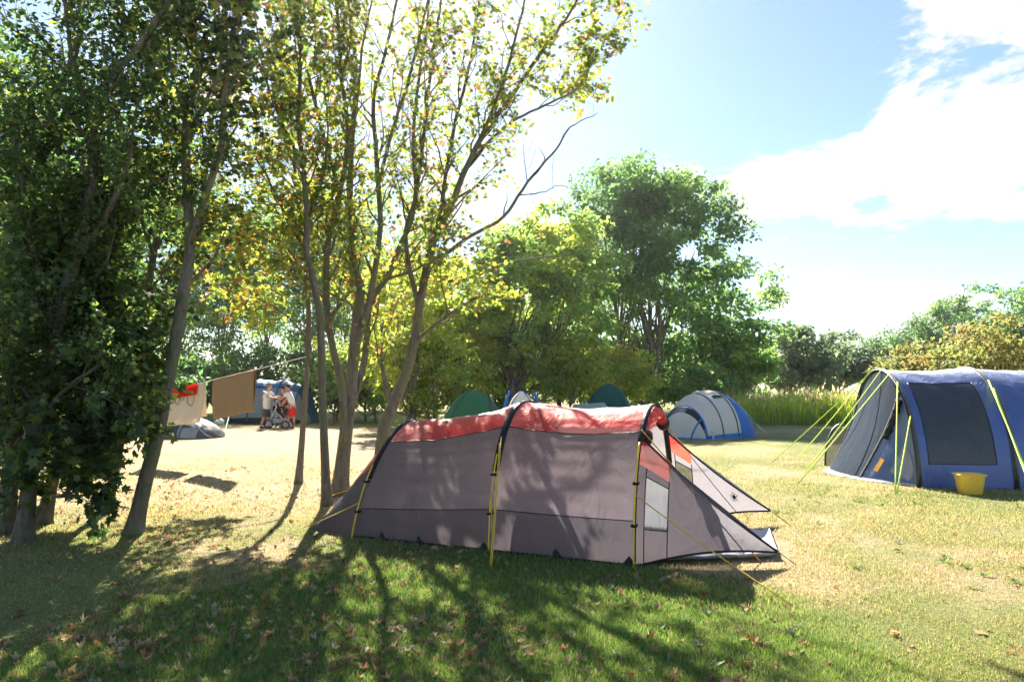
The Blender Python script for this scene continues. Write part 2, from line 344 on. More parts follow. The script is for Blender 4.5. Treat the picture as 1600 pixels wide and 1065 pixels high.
# short turf: blades crowd towards the camera
n = 520000
d = 3.3*(17/3.3)**(rng.random(n)**1.15); px = rng.uniform(-60, 1660, n); x = (px-CX)/FPX*d; y = d
c, gr = ground_col(x, y)
dens = .25+.75*np.maximum(gr, sstep(.35, .6, fbm(x, y, 1.3))); keep = rng.random(n) < dens*np.where(y > 9.5, .6, 1)
ax, ay = np.array((.916, -.401)), np.array((.401, .916)); rel = np.stack([x-1.10, y-6.23], -1); ta, tb = rel@ax, rel@ay
keep &= ~((ta > -3.6) & (ta < 1.25) & (tb > .05+np.maximum(0, ta)*.66) & (tb < 1.7))
x, y, c, gr = x[keep], y[keep], c[keep], gr[keep]; n = len(x)
h = rng.uniform(.012, .038, n)*(.8+gr*.9)*np.clip(y/6, .8, 1.6); wd = rng.uniform(.0016, .0034, n)*np.clip(y/4.5, 1, 2.4)
a = rng.uniform(0, 2*np.pi, n); lean = rng.uniform(.1, .9, n); la = rng.uniform(0, 2*np.pi, n)
base = np.stack([x, y, np.full(n, -.002)], -1); sd_ = np.stack([np.cos(a)*wd, np.sin(a)*wd, np.zeros(n)], -1)
tip = base+np.stack([np.cos(la)*lean*h, np.sin(la)*lean*h, h], -1)
V = np.stack([base-sd_, base+sd_, tip], 1).reshape(-1, 3); F = np.arange(3*n).reshape(-1, 3)
cb = c*rng.uniform(.6, 1.5, (n, 1)); straw_ = rng.random(n) < np.where(gr > .5, .16, .45); cb[straw_] = np.array((.36, .31, .155))*rng.uniform(.6, 1.1, (straw_.sum(), 1))
grn = rng.random(n) < .22; cb[grn] = np.array((.12, .20, .045))*rng.uniform(.6, 1.3, (grn.sum(), 1))
tag(build('grass', V, [F], 'grass_blade', None, False, np.repeat(cb, 3, 0)), 'short dry and green turf blades across the pitch', 'grass', kind='stuff')

# ------------------------------------------------------------------ leaves
def maple_template(fold=.22, droop=.25):
    ang = [270, 318, 340, 5, 35, 62, 90, 118, 145, 175, 200, 222]; rad = [.36, .30, .46, .27, .56, .30, .62, .30, .56, .27, .46, .30]
    pts = [(0, .36)]+[(r*math.cos(R(a)), .36+r*math.sin(R(a))) for a, r in zip(ang, rad)]
    V = np.array([(x, y, abs(x)*fold-droop*max(0, y-.3)**2) for x, y in pts]); n = len(ang)
    return V, np.array([(0, 1+i, 1+(i+1) % n) for i in range(n)])
def oval_template(fold=.2):
    V = np.array([(0, 0, 0), (.3, .4, fold*.3), (0, 1, -.1), (-.3, .4, fold*.3)]); return V, np.array([(0, 1, 2), (0, 2, 3)])
MAPLE, MF = maple_template(); OVAL, OF = oval_template()
def frames(pos, axis, up):
    y = nrm(axis); z = nrm(up-y*np.sum(up*y, 1, keepdims=True)); x = np.cross(y, z); return np.stack([x, y, z], 1)   # rows
def scatter(T, TF, pos, axis, up, size, cols):
    B = frames(pos, axis, up); V = pos[:, None]+size[:, None, None]*np.einsum('vk,nkj->nvj', T, B)
    n, m = len(pos), len(T); F = (TF[None]+(np.arange(n)*m)[:, None, None]).reshape(-1, TF.shape[1])
    return V.reshape(-1, 3), F, np.repeat(cols, m, 0)
def pick_cols(pal, n, r, jit=.3):
    w = np.array([p[3] for p in pal]); i = r.choice(len(pal), n, p=w/w.sum()); c = np.array([p[:3] for p in pal])[i]
    return c*r.uniform(1-jit, 1+jit, (n, 1))
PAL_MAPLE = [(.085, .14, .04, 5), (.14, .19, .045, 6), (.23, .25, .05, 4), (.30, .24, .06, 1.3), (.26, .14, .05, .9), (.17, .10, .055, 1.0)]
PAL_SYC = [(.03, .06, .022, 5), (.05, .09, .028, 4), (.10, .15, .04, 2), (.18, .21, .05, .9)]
BROAD = (OVAL*np.array((1.25, 1, 1.)), OF)
LEAF_MESH = {}
def leaf_objects(parent, off, pos, axis, up, size, cols, mat, tmpl=(MAPLE, MF), key='maple', quant=5):
    """the leaves that show largest, each an object of its own; alike leaves share a mesh"""
    lum = np.argsort(cols[:, 0]*2-cols[:, 1]); B = frames(pos, axis, up); q = max(1, len(pos)//quant)
    for rank, i in enumerate(lum):
        kk = (key, id(parent), rank//q)
        if kk not in LEAF_MESH:
            o = build('leaf', tmpl[0], [tmpl[1]], mat, parent, False, np.repeat(cols[i:i+1], len(tmpl[0]), 0)); LEAF_MESH[kk] = o.data
        else:
            o = bpy.data.objects.new('leaf', LEAF_MESH[kk]); C.objects.link(o); o.parent = parent
        m = Matrix.Identity(4); s = float(size[i])
        for r_ in range(3):
            for c_ in range(3): m[r_][c_] = float(B[i][c_][r_])*s
        m.translation = Vector([float(v) for v in pos[i]-np.asarray(off)]); o.matrix_local = m

# ------------------------------------------------------------------ near trees: explicit stems, grown branches and leaves
def branch(p0, d0, length, r, wob=.18, up=.12, seg=6):
    P = [np.asarray(p0, float)]; d = nrm(d0); 
    for i in range(seg):
        d = nrm(d+r.normal(0, wob, 3)+np.array((0, 0, up))); P.append(P[-1]+d*length/seg)
    return np.array(P)
def perp(t, r):
    v = r.normal(size=3); v -= t*np.dot(v, t); return nrm(v)
def near_tree(name, label, stems, seed, group=None, bark='bark_maple', leaf='maple_leaf', pal=PAL_MAPLE, per_m=2.2, l1=(.7, 1.7), l2=(.25, .6), n2=5, leaves=11,
              size=(.07, .13), start=.3, keep=None, nleaf=300, bare=(), ang=(.6, 1.1), up1=.12, lift=0.25, dense=(1.7, 1.8, 2.4), tmpl=(MAPLE, MF)):
    per_m *= dense[0]; n2 *= dense[1]; leaves *= dense[2]; r = np.random.default_rng(seed); root0 = np.array((*stems[0][0][0][:2], 0.0))
    root = thing(name, label, 'tree', root0, group)
    tw = MB(); LP, LA = [], []
    for si, (P, rad) in enumerate(stems):
        P = catmull(P, 5); n = len(P); rr = np.interp(np.linspace(0, 1, n), np.linspace(0, 1, len(rad)), rad)*.88
        P = P+r.normal(0, .008, P.shape)*np.linspace(0, 1, n)[:, None]
        if si == 0: 
            fl = np.exp(-np.linspace(0, 1, n)*n*.75)*.75; rr = rr*(1+fl)
        V, f = tube(P, rr, 10 if si < 3 else 7); 
        o = build('trunk' if si == 0 else 'limb', V-root0, f, bark, root, True)
        seglen = np.linalg.norm(np.diff(P, axis=0), axis=1); cum = np.concatenate([[0], np.cumsum(seglen)]); tot = cum[-1]
        st = start if si == 0 else .12
        nb = max(1, int(tot*(1-st)*per_m)); bare_s = si in bare
        if bare_s: nb = max(3, nb//2)
        for b in range(nb):
            t = st+(1-st)*(b+r.random())/nb; s = t*tot; i = min(np.searchsorted(cum, s), n-1)
            T = nrm(P[min(i+1, n-1)]-P[max(i-1, 0)]); al = r.uniform(*ang); d = T*math.cos(al)+perp(T, r)*math.sin(al)+np.array((0, 0, lift))
            ln = r.uniform(*l1)*(1.15-.6*t)*(.45 if bare_s else 1); B = branch(P[i], d, ln, r, up=up1)
            r0 = min(rr[i]*.5, .012+.012*ln)
            V, f = tube(catmull(B, 2), np.linspace(r0, .003, 13), 4, False); tw.add(V, f)
            if bare_s: continue
            m2 = max(2, int(n2*ln/1.2+.5))
            for q in range(m2):
                tt = .2+.8*(q+r.random())/m2; j = min(int(tt*6), 5); p = B[j]+(B[j+1]-B[j])*(tt*6-j); T2 = nrm(B[j+1]-B[j])
                d2 = T2*.7+perp(T2, r)*.75+np.array((0, 0, .1)); l_ = r.uniform(*l2); Q = branch(p, d2, l_, r, .2, .0, 4)
                V, f = tube(Q, np.linspace(.005, .0018, 5), 3, False); tw.add(V, f)
                k_ = r.poisson(leaves*l_/.42)
                for _ in range(k_):
                    u = r.uniform(.15, 1.05)*4; jj = min(int(u), 3); LP.append(Q[jj]+(Q[jj+1]-Q[jj])*(u-jj)+r.normal(0, .05, 3)); LA.append(nrm(Q[jj+1]-Q[jj])+r.normal(0, .6, 3)+np.array((0, 0, -.55)))
    tw.build('twigs', bark, root, False, off=root0)['kind'] = 'stuff'
    pos, axs = np.array(LP), np.array(LA)
    if keep is not None:
        kk = r.random(len(pos)) < keep(pos); pos, axs = pos[kk], axs[kk]
    kk = pos[:, 2] > .12; pos, axs = pos[kk], axs[kk]; n = len(pos)
    up = np.array((0, 0, 1.))+r.normal(0, .55, (n, 3)); sz = r.uniform(*size, n)
    col = pick_cols(pal, n, r); blend = fbm(pos[:, 0]*1.3+pos[:, 2], pos[:, 1]+pos[:, 2]*.7, .8)[:, None]; col = col*(.75+.5*blend)
    # which leaves show largest: near ones inside the view
    ppx = CX+FPX*pos[:, 0]/pos[:, 1]; ppy = HZ-FPX*(pos[:, 2]-CAMZ)/pos[:, 1]; vis = (ppx > 0) & (ppx < 1600) & (ppy > 0) & (ppy < 1060)
    score = np.where(vis, sz/pos[:, 1], 0); order = np.argsort(-score); m = min(nleaf, int(vis.sum()))
    a_, b_ = order[:m], order[m:]
    V, F, cc = scatter(*tmpl, pos[b_]-root0, axs[b_], up[b_], sz[b_], col[b_])
    cr = build('crown', V, [F], leaf, root, False, cc); cr['kind'] = 'stuff'
    if m: leaf_objects(root, root0, pos[a_], axs[a_], up[a_], sz[a_], col[a_], leaf)
    print(name, 'leaves', n)
    return root
def S(pts, d0, d1, r0, r1):
    """a stem through sighted points; depth runs from d0 to d1 along it"""
    n = len(pts); return ([at(px, py, d0+(d1-d0)*i/(n-1)) for i, (px, py) in enumerate(pts)], [r0, (r0*.6+r1*.4), r1])
def Sg(pts, d1, r0, r1):
    """a stem whose first point stands on the ground"""
    g = gnd(*pts[0]); s = S(pts, g[1], g[1]+d1, r0, r1); s[0][0] = np.array((g[0], g[1], -.06)); return s

# multi-stemmed maple behind the tent
dF = 10.4
f_base = at(536, 700, dF); 
stemF = ([np.array((at(530, 762, dF)[0], dF, -.06)), at(538, 698, dF), at(546, 629, dF), at(555, 531, dF), at(559, 488, dF), at(563, 449, dF), at(553, 416, dF), at(550, 350, dF), at(547, 290, dF), at(551, 210, dF), at(556, 110, dF), at(545, 10, dF), at(540, -110, dF-.3)], [.125, .105, .085, .07, .055, .04, .022])
near_tree('maple_tree', 'multi-stemmed maple with forked grey trunks right behind the grey and red tent', [
    stemF,
    S([(537, 690), (535, 613), (521, 547), (512, 498), (510, 416), (515, 366), (531, 300), (543, 218), (532, 100), (526, 0), (518, -120)], dF-.1, dF-1.0, .066, .022),
    S([(556, 545), (572, 490), (584, 432), (594, 350), (588, 244), (584, 150), (606, 70), (630, -60)], dF, dF-.6, .058, .02),
    S([(545, 650), (560, 600), (571, 554), (578, 475), (604, 435), (627, 380), (644, 340), (659, 240), (670, 131), (684, 40), (700, -90)], dF+.1, dF+.7, .068, .02),
    S([(543, 218), (556, 170), (566, 75), (590, -40)], dF-.8, dF-1.4, .03, .012),
    S([(588, 300), (612, 210), (640, 120), (664, 20), (690, -90)], dF-.3, dF-1.2, .035, .012),
    S([(531, 300), (505, 210), (480, 110), (455, 20), (430, -90)], dF-.7, dF-1.4, .035, .012),
    S([(559, 488), (540, 470), (505, 455), (470, 440)], dF, dF-.9, .028, .01),
    S([(604, 435), (640, 425), (690, 400)], dF+.2, dF-.8, .028, .01),
], 21, group='trees round the grey and red tent', per_m=2.3, l1=(.55, 1.45), leaves=9, size=(.055, .105), start=.36,
    keep=lambda p: .24+.22*sstep(4.9, 4.3, p[:, 2])*sstep(2.5, 3.1, p[:, 2])+.25*sstep(5.6, 7.5, p[:, 2]))
# leaning maple with the long limb to the right
near_tree('maple_tree', 'maple leaning right over the tent, with a long leafy limb reaching across the sky', [
    ([np.array((at(592, 745, 11.0)[0], 11.0, -.06))]+[at(px, py, 11.0) for px, py in ((600, 672), (614, 633), (634, 583), (647, 535), (655, 480), (664, 430), (680, 370), (704, 322), (726, 268), (758, 205), (795, 155), (851, 75), (892, 18), (930, -60))], [.125, .105, .085, .07, .06, .048, .034, .015]),
    S([(655, 480), (640, 420), (634, 360), (650, 300), (645, 220), (655, 120), (668, 30), (675, -80)], 11, 10.6, .05, .015),
    S([(680, 370), (690, 320), (698, 263), (712, 188), (727, 131), (738, 75), (752, -20), (770, -110)], 11, 11.2, .042, .014),
    S([(726, 268), (760, 225), (800, 190), (850, 165), (900, 140), (930, 90)], 11, 11.2, .035, .01),
    S([(704, 322), (735, 250), (775, 160), (800, 80), (820, 0), (835, -80)], 11, 10.3, .04, .012),
    S([(647, 535), (690, 500), (735, 470), (780, 450)], 11, 10.4, .04, .01),
    S([(614, 633), (600, 590), (596, 540), (600, 480)], 11, 11.5, .05, .015),
    S([(680, 410), (730, 372), (787, 338), (824, 285), (869, 233), (892, 199), (933, 177)], 11.0, 10.6, .04, .006),
    S([(812, 305), (850, 300), (872, 290), (900, 295)], 10.8, 10.6, .012, .004),
    S([(824, 285), (820, 255), (817, 222)], 10.8, 10.9, .010, .004),
    S([(700, 440), (780, 414), (850, 402), (923, 396)], 11.0, 11.8, .028, .006),
], 22, group='trees round the grey and red tent', per_m=2.5, l1=(.6, 1.6), leaves=12, size=(.06, .11), start=.3, bare=(7, 8, 9, 10),
    keep=lambda p: .26+.28*sstep(4.9, 4.3, p[:, 2])*sstep(2.4, 3.0, p[:, 2])+.62*sstep(.1, 1.2, p[:, 0])*sstep(4.0, 4.9, p[:, 2]))
# slim saplings left of it
near_tree('maple_sapling', 'slim straight sapling that holds the right end of the clothesline', [
    Sg([(466, 755), (474, 660), (481, 560), (482, 490), (478, 440), (470, 370), (464, 300), (458, 220), (450, 120), (446, 20), (440, -80)], 0, .056, .016),
    S([(478, 440), (455, 395), (425, 365), (395, 350)], 11.4, 10.8, .025, .008),
    S([(470, 370), (492, 310), (505, 250), (500, 170)], 11.4, 11.6, .025, .008),
    S([(476, 420), (430, 395), (370, 390), (315, 400)], 11.4, 10.9, .026, .006), S([(464, 300), (415, 250), (362, 215), (325, 190)], 11.4, 10.8, .026, .006), S([(470, 370), (430, 330), (380, 305), (330, 300)], 11.4, 11.9, .024, .006), S([(481, 530), (450, 495), (410, 470), (370, 460)], 11.4, 11.6, .02, .006),
], 23, group='trees round the grey and red tent', per_m=2.2, l1=(.5, 1.3), leaves=8, start=.36, nleaf=150, dense=(2.2, 2.2, 2.6), keep=lambda p: .36+.32*sstep(5.2, 4.4, p[:, 2]))
near_tree('maple_sapling', 'bent young maple stem between the clothesline sapling and the forked maple', [
    Sg([(511, 790), (507, 700), (503, 600), (500, 500), (491, 445), (479, 393), (480, 340), (474, 263), (466, 190), (470, 90), (462, -10), (455, -110)], -.3, .066, .018),
    S([(479, 393), (450, 345), (430, 300), (402, 250)], 9.7, 9.2, .03, .008),
    S([(480, 340), (500, 290), (512, 220), (508, 130)], 9.7, 9.2, .03, .008),
    S([(474, 263), (440, 190), (415, 120), (400, 40), (380, -60)], 9.6, 9.2, .03, .008), S([(492, 445), (455, 420), (410, 410), (365, 425)], 9.7, 9.3, .024, .006),
], 24, group='trees round the grey and red tent', per_m=2.3, l1=(.5, 1.3), leaves=8, start=.36, nleaf=200, dense=(2.2, 2.2, 2.6), keep=lambda p: .34+.28*sstep(5.2, 4.4, p[:, 2]))
# leaning sycamore on the left
near_tree('sycamore_tree', 'leaning grey trunk in front of the towels, forking high into two stems', [
    Sg([(207, 834), (225, 760), (246, 680), (263, 590), (280, 500), (292, 420), (297, 378), (291, 263), (293, 188), (308, 113), (300, 38), (293, -20), (285, -120)], .2, .092, .026),
    S([(297, 378), (323, 300), (346, 225), (350, 150), (361, 75), (378, 10), (400, -100)], 7.7, 7.5, .05, .016),
    S([(291, 263), (300, 200), (340, 120), (345, 40), (330, -60)], 7.7, 7.2, .03, .01),
    S([(293, 188), (270, 120), (262, 60), (240, -30)], 7.7, 7.9, .03, .01),
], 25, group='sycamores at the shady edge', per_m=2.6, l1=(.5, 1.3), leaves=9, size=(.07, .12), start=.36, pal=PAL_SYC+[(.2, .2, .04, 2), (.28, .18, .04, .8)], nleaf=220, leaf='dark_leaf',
    dense=(2.0, 2.0, 2.6), keep=lambda p: .12+.36*sstep(2.3, 3.4, p[:, 2])+.10*sstep(1.2, .9, p[:, 2])-.6*sstep(2.5, 2.2, p[:, 2])*sstep(1.15, 1.3, p[:, 2])*sstep(-4.2, -4.0, p[:, 0]))
near_tree('sycamore_tree', 'thin upright stem just behind the leaning grey trunk', [
    Sg([(165, 800), (190, 680), (215, 540), (240, 398), (259, 263), (259, 150), (260, 56), (262, -60)], .4, .062, .022),
    S([(240, 398), (215, 330), (190, 260), (180, 170)], 8.7, 8.4, .03, .01),
    S([(259, 263), (285, 200), (300, 120), (330, 40)], 8.8, 8.6, .03, .01),
], 26, group='sycamores at the shady edge', bark='bark_dark', per_m=2.6, l1=(.5, 1.3), leaves=10, size=(.06, .11), start=.15, pal=PAL_SYC+[(.16, .18, .04, 1.5)], nleaf=120, leaf='dark_leaf', dense=(2.0, 2.0, 2.5), keep=lambda p: .6+.3*sstep(3.6, 2.8, p[:, 2]))
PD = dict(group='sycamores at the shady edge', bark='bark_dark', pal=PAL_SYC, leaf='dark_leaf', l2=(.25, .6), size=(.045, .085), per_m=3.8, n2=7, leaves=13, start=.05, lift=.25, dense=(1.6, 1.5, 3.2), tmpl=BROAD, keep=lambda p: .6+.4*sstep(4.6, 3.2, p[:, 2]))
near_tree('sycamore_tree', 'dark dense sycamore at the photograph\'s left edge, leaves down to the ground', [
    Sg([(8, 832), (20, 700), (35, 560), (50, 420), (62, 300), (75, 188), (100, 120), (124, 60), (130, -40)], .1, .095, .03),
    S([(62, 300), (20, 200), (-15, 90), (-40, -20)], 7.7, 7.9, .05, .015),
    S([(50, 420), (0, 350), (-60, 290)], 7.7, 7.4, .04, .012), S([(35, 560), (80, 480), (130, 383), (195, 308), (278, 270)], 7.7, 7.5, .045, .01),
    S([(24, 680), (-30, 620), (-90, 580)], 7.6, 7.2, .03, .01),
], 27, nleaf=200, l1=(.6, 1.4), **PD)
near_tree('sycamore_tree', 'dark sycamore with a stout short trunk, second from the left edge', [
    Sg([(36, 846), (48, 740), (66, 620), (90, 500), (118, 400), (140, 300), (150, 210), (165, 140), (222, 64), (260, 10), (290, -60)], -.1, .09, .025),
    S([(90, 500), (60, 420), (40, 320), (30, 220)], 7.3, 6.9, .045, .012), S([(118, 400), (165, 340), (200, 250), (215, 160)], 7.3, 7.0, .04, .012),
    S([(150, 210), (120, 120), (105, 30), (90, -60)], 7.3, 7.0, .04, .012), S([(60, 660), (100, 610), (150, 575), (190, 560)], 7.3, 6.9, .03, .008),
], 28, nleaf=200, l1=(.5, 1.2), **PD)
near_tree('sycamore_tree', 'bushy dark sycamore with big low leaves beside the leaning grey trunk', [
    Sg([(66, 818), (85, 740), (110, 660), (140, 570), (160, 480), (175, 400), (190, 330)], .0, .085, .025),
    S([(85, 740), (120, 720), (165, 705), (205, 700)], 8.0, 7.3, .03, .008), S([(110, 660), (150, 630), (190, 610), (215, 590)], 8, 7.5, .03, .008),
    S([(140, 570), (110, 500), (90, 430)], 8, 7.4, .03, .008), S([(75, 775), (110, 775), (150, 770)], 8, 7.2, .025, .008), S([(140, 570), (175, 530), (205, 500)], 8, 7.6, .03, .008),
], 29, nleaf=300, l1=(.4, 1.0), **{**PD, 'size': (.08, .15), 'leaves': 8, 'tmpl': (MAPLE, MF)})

# ------------------------------------------------------------------ trees further off
PAL_ASH = [(.10, .18, .065, 4), (.14, .23, .08, 4), (.19, .27, .09, 2), (.06, .12, .05, 2)]
PAL_YEL = [(.22, .28, .06, 4), (.32, .34, .08, 3), (.14, .21, .05, 3), (.30, .23, .07, .6)]
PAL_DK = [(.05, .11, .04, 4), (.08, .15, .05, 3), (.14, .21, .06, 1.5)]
PAL_GREY = [(.085, .12, .07, 4), (.11, .15, .08, 3), (.06, .09, .055, 2)]
PAL_ORANGE = [(.13, .145, .045, 5), (.18, .165, .06, 3), (.19, .13, .055, 1.4), (.075, .10, .035, 4)]
def far_tree(label, x, y, h, rx, base, pal, seed, clumps=90, per=110, leaf=.17, trunks=1, bark='bark_far', group=None, name='tree', sq=.62, ry=None, spread=.8, tr=None, cat='tree', lean=0):
    r = np.random.default_rng(seed); ry = ry or rx; root = thing(name, label, cat, (x, y, 0), group)
    cz, rz = (h+base)/2, (h-base)/2
    lob = [(nrm(r.normal(size=3)), r.uniform(.12, .30), r.uniform(2, 4)) for _ in range(7)]
    D = nrm(r.normal(size=(clumps, 3))); rad = r.random(clumps)**.40*.88
    mod = np.ones(clumps)*.98
    for v, a_, p_ in lob: mod += a_*np.maximum(0, D@v)**p_*.9-a_*.22
    cen = D*rad[:, None]*mod[:, None]*np.array((rx, ry, rz))+np.array((lean, 0, cz)); cen[:, 2] = np.maximum(cen[:, 2], .35)
    # wood
    for t in range(trunks):
        bx, by = (r.normal(0, .1*rx, 2) if trunks > 1 else (0, 0)); R0 = tr or .028*h*(.7 if trunks > 1 else 1)
        top = np.array((bx*2.2+r.normal(0, .2)+lean*.7, by*2.2, base+(h-base)*.66)); P = catmull([(bx, by, -.1), (bx*1.1+r.normal(0, .05), by, h*.14), (bx*1.5+r.normal(0, .02*h), by*1.5+r.normal(0, .02*h), h*.4), top+r.normal(0, .03*h, 3)*np.array((1, 1, 0))], 5)
        V, f = tube(P, np.linspace(R0, R0*.12, len(P))*(1+.5*np.exp(-np.arange(len(P))*.9)), 8); build('trunk', V, f, bark, root, True)
        tw = MB()
        for c_ in cen[r.permutation(clumps)[:max(6, clumps//(3*trunks))]]:
            i = int(np.clip((c_[2]*.62-base*.1)/h*len(P)*1.2, 1, len(P)-3)); p0 = P[i]; mid = (p0+c_)/2+r.normal(0, .12*rx, 3)*.6+np.array((0, 0, -.04*h))
            Q = catmull([p0, mid, c_], 3); V, f = tube(Q, np.linspace(R0*.32, .012, len(Q)), 4, False); tw.add(V, f)
        b = tw.build('branches', bark, root, True); b['kind'] = 'stuff'
    per = int(per*.75); n = clumps*per; ci = np.repeat(np.arange(clumps), per); cs = r.uniform(.6, 1.3, clumps)*spread*rx*.25
    pos = cen[ci]+nrm(r.normal(size=(n, 3)))*(r.random(n)**.55*cs[ci])[:, None]*np.array((1, 1, sq)); kz = (h-base)/(np.percentile(pos[:, 2], 99.7)-base); kx = rx/np.percentile(np.abs(pos[:, 0]-lean), 98.5); sc_ = np.array((kx, kx, kz)); o_ = np.array((lean, 0, base)); pos = (pos-o_)*sc_+o_; cen = (cen-o_)*sc_+o_
    kk = pos[:, 2] > .05; pos = pos[kk]; ci = ci[kk]; n = len(pos)
    axs = r.normal(size=(n, 3))+np.array((0, 0, -.25))+nrm(pos-cen[ci])*.5; up = np.array((0, 0, 1.))+r.normal(0, .5, (n, 3))+nrm(pos-cen[ci])*.4
    cc = pick_cols(pal, clumps, r, .2)[ci]*.55+pick_cols(pal, n, r, .25)*.45
    V, F, cv = scatter(OVAL, OF, pos, axs, up, r.uniform(.55, 1.4, n)*leaf*1.5, cc)
    o = build('crown', V, [F], 'far_leaf', root, False, cv); o['kind'] = 'stuff'
    return root
def xat(px, d): return (px-CX)/FPX*d
def hat(py, d): return CAMZ+(HZ-py)/FPX*d
# big ash in the middle and its companions
far_tree('tall spreading ash with the largest round crown, right of centre', xat(1008, 38), 38, hat(243, 38), 5.0, 1.8, [(.075, .14, .055, 4), (.105, .18, .065, 4), (.15, .23, .075, 2), (.05, .10, .04, 2)], 41, 210, 200, .18, 3, spread=.60, tr=.2, name='ash_tree')
far_tree('lower ash leaning out above the white and blue tent', xat(1125, 40), 40, hat(395, 40), 3.4, .4, PAL_ASH+PAL_DK, 42, 90, 130, .19, 2, name='ash_tree')
far_tree('rounded green tree left of the tall ash, its thin trunk between two green tents', xat(872, 33), 33, hat(318, 33), 2.7, 1.9, PAL_ASH+PAL_YEL, 43, 95, 140, .17, tr=.13, name='ash_tree')
far_tree('yellowish tree just right of the leaning maple', xat(800, 31), 31, hat(345, 31), 3.0, .8, PAL_YEL+PAL_ASH, 44, 100, 130, .17, name='field_maple')
far_tree('yellow-green bush behind the bright green tent', xat(715, 30), 30, hat(400, 30), 2.6, .2, PAL_YEL, 45, 90, 130, .16, 2, name='field_maple')
far_tree('tall thin-crowned tree above the dark green tent, behind the tall ash', xat(930, 54), 54, hat(330, 54), 4.0, .6, PAL_DK+PAL_ASH, 46, 90, 120, .22, name='ash_tree')
far_tree('autumn-tinted hawthorn beyond the leaning maple\'s foot', xat(640, 27), 27, hat(400, 27), 2.2, .15, PAL_YEL, 47, 80, 120, .15, 2, name='hawthorn')
far_tree('low yellow bush beside the thin ash trunk', xat(905, 31), 31, hat(520, 31), 2.4, .05, PAL_YEL, 48, 60, 120, .14, 2, name='hawthorn')
far_tree('low sunlit bush behind the small blue and white tent', xat(790, 33), 33, hat(500, 33), 2.6, .05, PAL_YEL+PAL_ASH, 49, 60, 120, .15, 2, name='hawthorn')
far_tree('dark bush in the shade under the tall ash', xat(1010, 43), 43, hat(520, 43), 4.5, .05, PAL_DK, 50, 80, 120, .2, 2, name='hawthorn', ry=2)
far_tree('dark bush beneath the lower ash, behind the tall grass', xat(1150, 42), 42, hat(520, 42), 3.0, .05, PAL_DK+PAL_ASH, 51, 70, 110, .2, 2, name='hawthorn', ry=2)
# the wood behind the people
WOOD = 'trees of the wood behind the people'
for i, (px, d, top, rx, base, pal, lab) in enumerate((
    (600, 46, 310, 4.0, .6, PAL_YEL+PAL_ASH, 'yellow-green wood tree seen between the forked maple and the leaning maple'),
    (545, 50, 280, 4.4, .8, PAL_ASH, 'green wood tree seen behind the forked maple trunks'),
    (480, 46, 300, 4.0, .7, PAL_DK+PAL_ASH, 'dark wood tree straight behind the clothesline sapling'),
    (420, 50, 290, 4.4, .7, PAL_DK+PAL_ASH, 'dark wood tree rising directly behind the two people'),
    (345, 46, 280, 4.2, .5, PAL_DK, 'dark wood tree behind the brown towel'),
    (280, 44, 270, 4.2, .4, PAL_DK+PAL_ASH, 'dark wood tree behind the cream towel'),
    (205, 38, 240, 4.0, .3, PAL_DK, 'dark wood tree left of the cream towel, behind the thin stem'),
    (110, 24, 150, 3.0, .3, PAL_DK, 'dark wood tree showing through gaps in the bushy sycamore'),
    (10, 20, 60, 2.8, .3, PAL_DK, 'dark wood tree behind the outermost left sycamore'))):
    far_tree(lab, xat(px, d), d, hat(top, d), rx, base, pal, 60+i, 120, 130, .17, name='wood_tree', group=WOOD, tr=.12)
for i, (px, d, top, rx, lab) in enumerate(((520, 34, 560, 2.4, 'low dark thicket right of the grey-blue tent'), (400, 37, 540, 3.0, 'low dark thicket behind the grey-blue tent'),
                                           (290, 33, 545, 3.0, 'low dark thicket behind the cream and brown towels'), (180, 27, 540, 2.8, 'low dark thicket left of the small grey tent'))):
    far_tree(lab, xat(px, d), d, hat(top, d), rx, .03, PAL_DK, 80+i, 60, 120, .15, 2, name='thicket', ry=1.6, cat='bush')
for i, (px, d, top, rx, pal, lab) in enumerate((
    (575, 33, 520, 2.8, PAL_YEL+PAL_ASH, 'low leafy bush seen between the forked maple and the leaning maple'), (670, 29, 480, 2.6, PAL_YEL, 'golden bush right behind the leaning maple'),
    (745, 34, 430, 3.2, PAL_YEL+PAL_ASH, 'broad yellow-green bush above the bright green tent'), (838, 36, 440, 3.0, PAL_YEL+PAL_ASH, 'broad yellow-green bush above the small pale tent'),
    (960, 34, 545, 2.2, PAL_YEL, 'bright low bush between the dark teal tent and the ash trunks'), (1075, 36, 560, 2.4, PAL_ASH, 'low green bush right behind the white pop-up tent'))):
    far_tree(lab, xat(px, d), d, hat(top, d), rx, .03, pal, 140+i, 75, 130, .14, 2, name='hedge_bush', cat='bush', tr=.07)
for i, (px, lab) in enumerate(((590, 'far hedge bush left of the leaning maple\'s foot'), (680, 'far hedge bush just left of the bright green tent'), (765, 'far hedge bush between the bright green tent and the pale one'), (850, 'far hedge bush between the pale tent and the thin ash trunk'), (940, 'far hedge bush straight behind the dark teal tent'))):
    far_tree(lab, xat(px, 47), 47, hat(556, 47), 2.9, .0, PAL_ASH+PAL_YEL, 170+i, 60, 120, .17, 2, name='hedge_bush', cat='bush', tr=.07, ry=1.5)
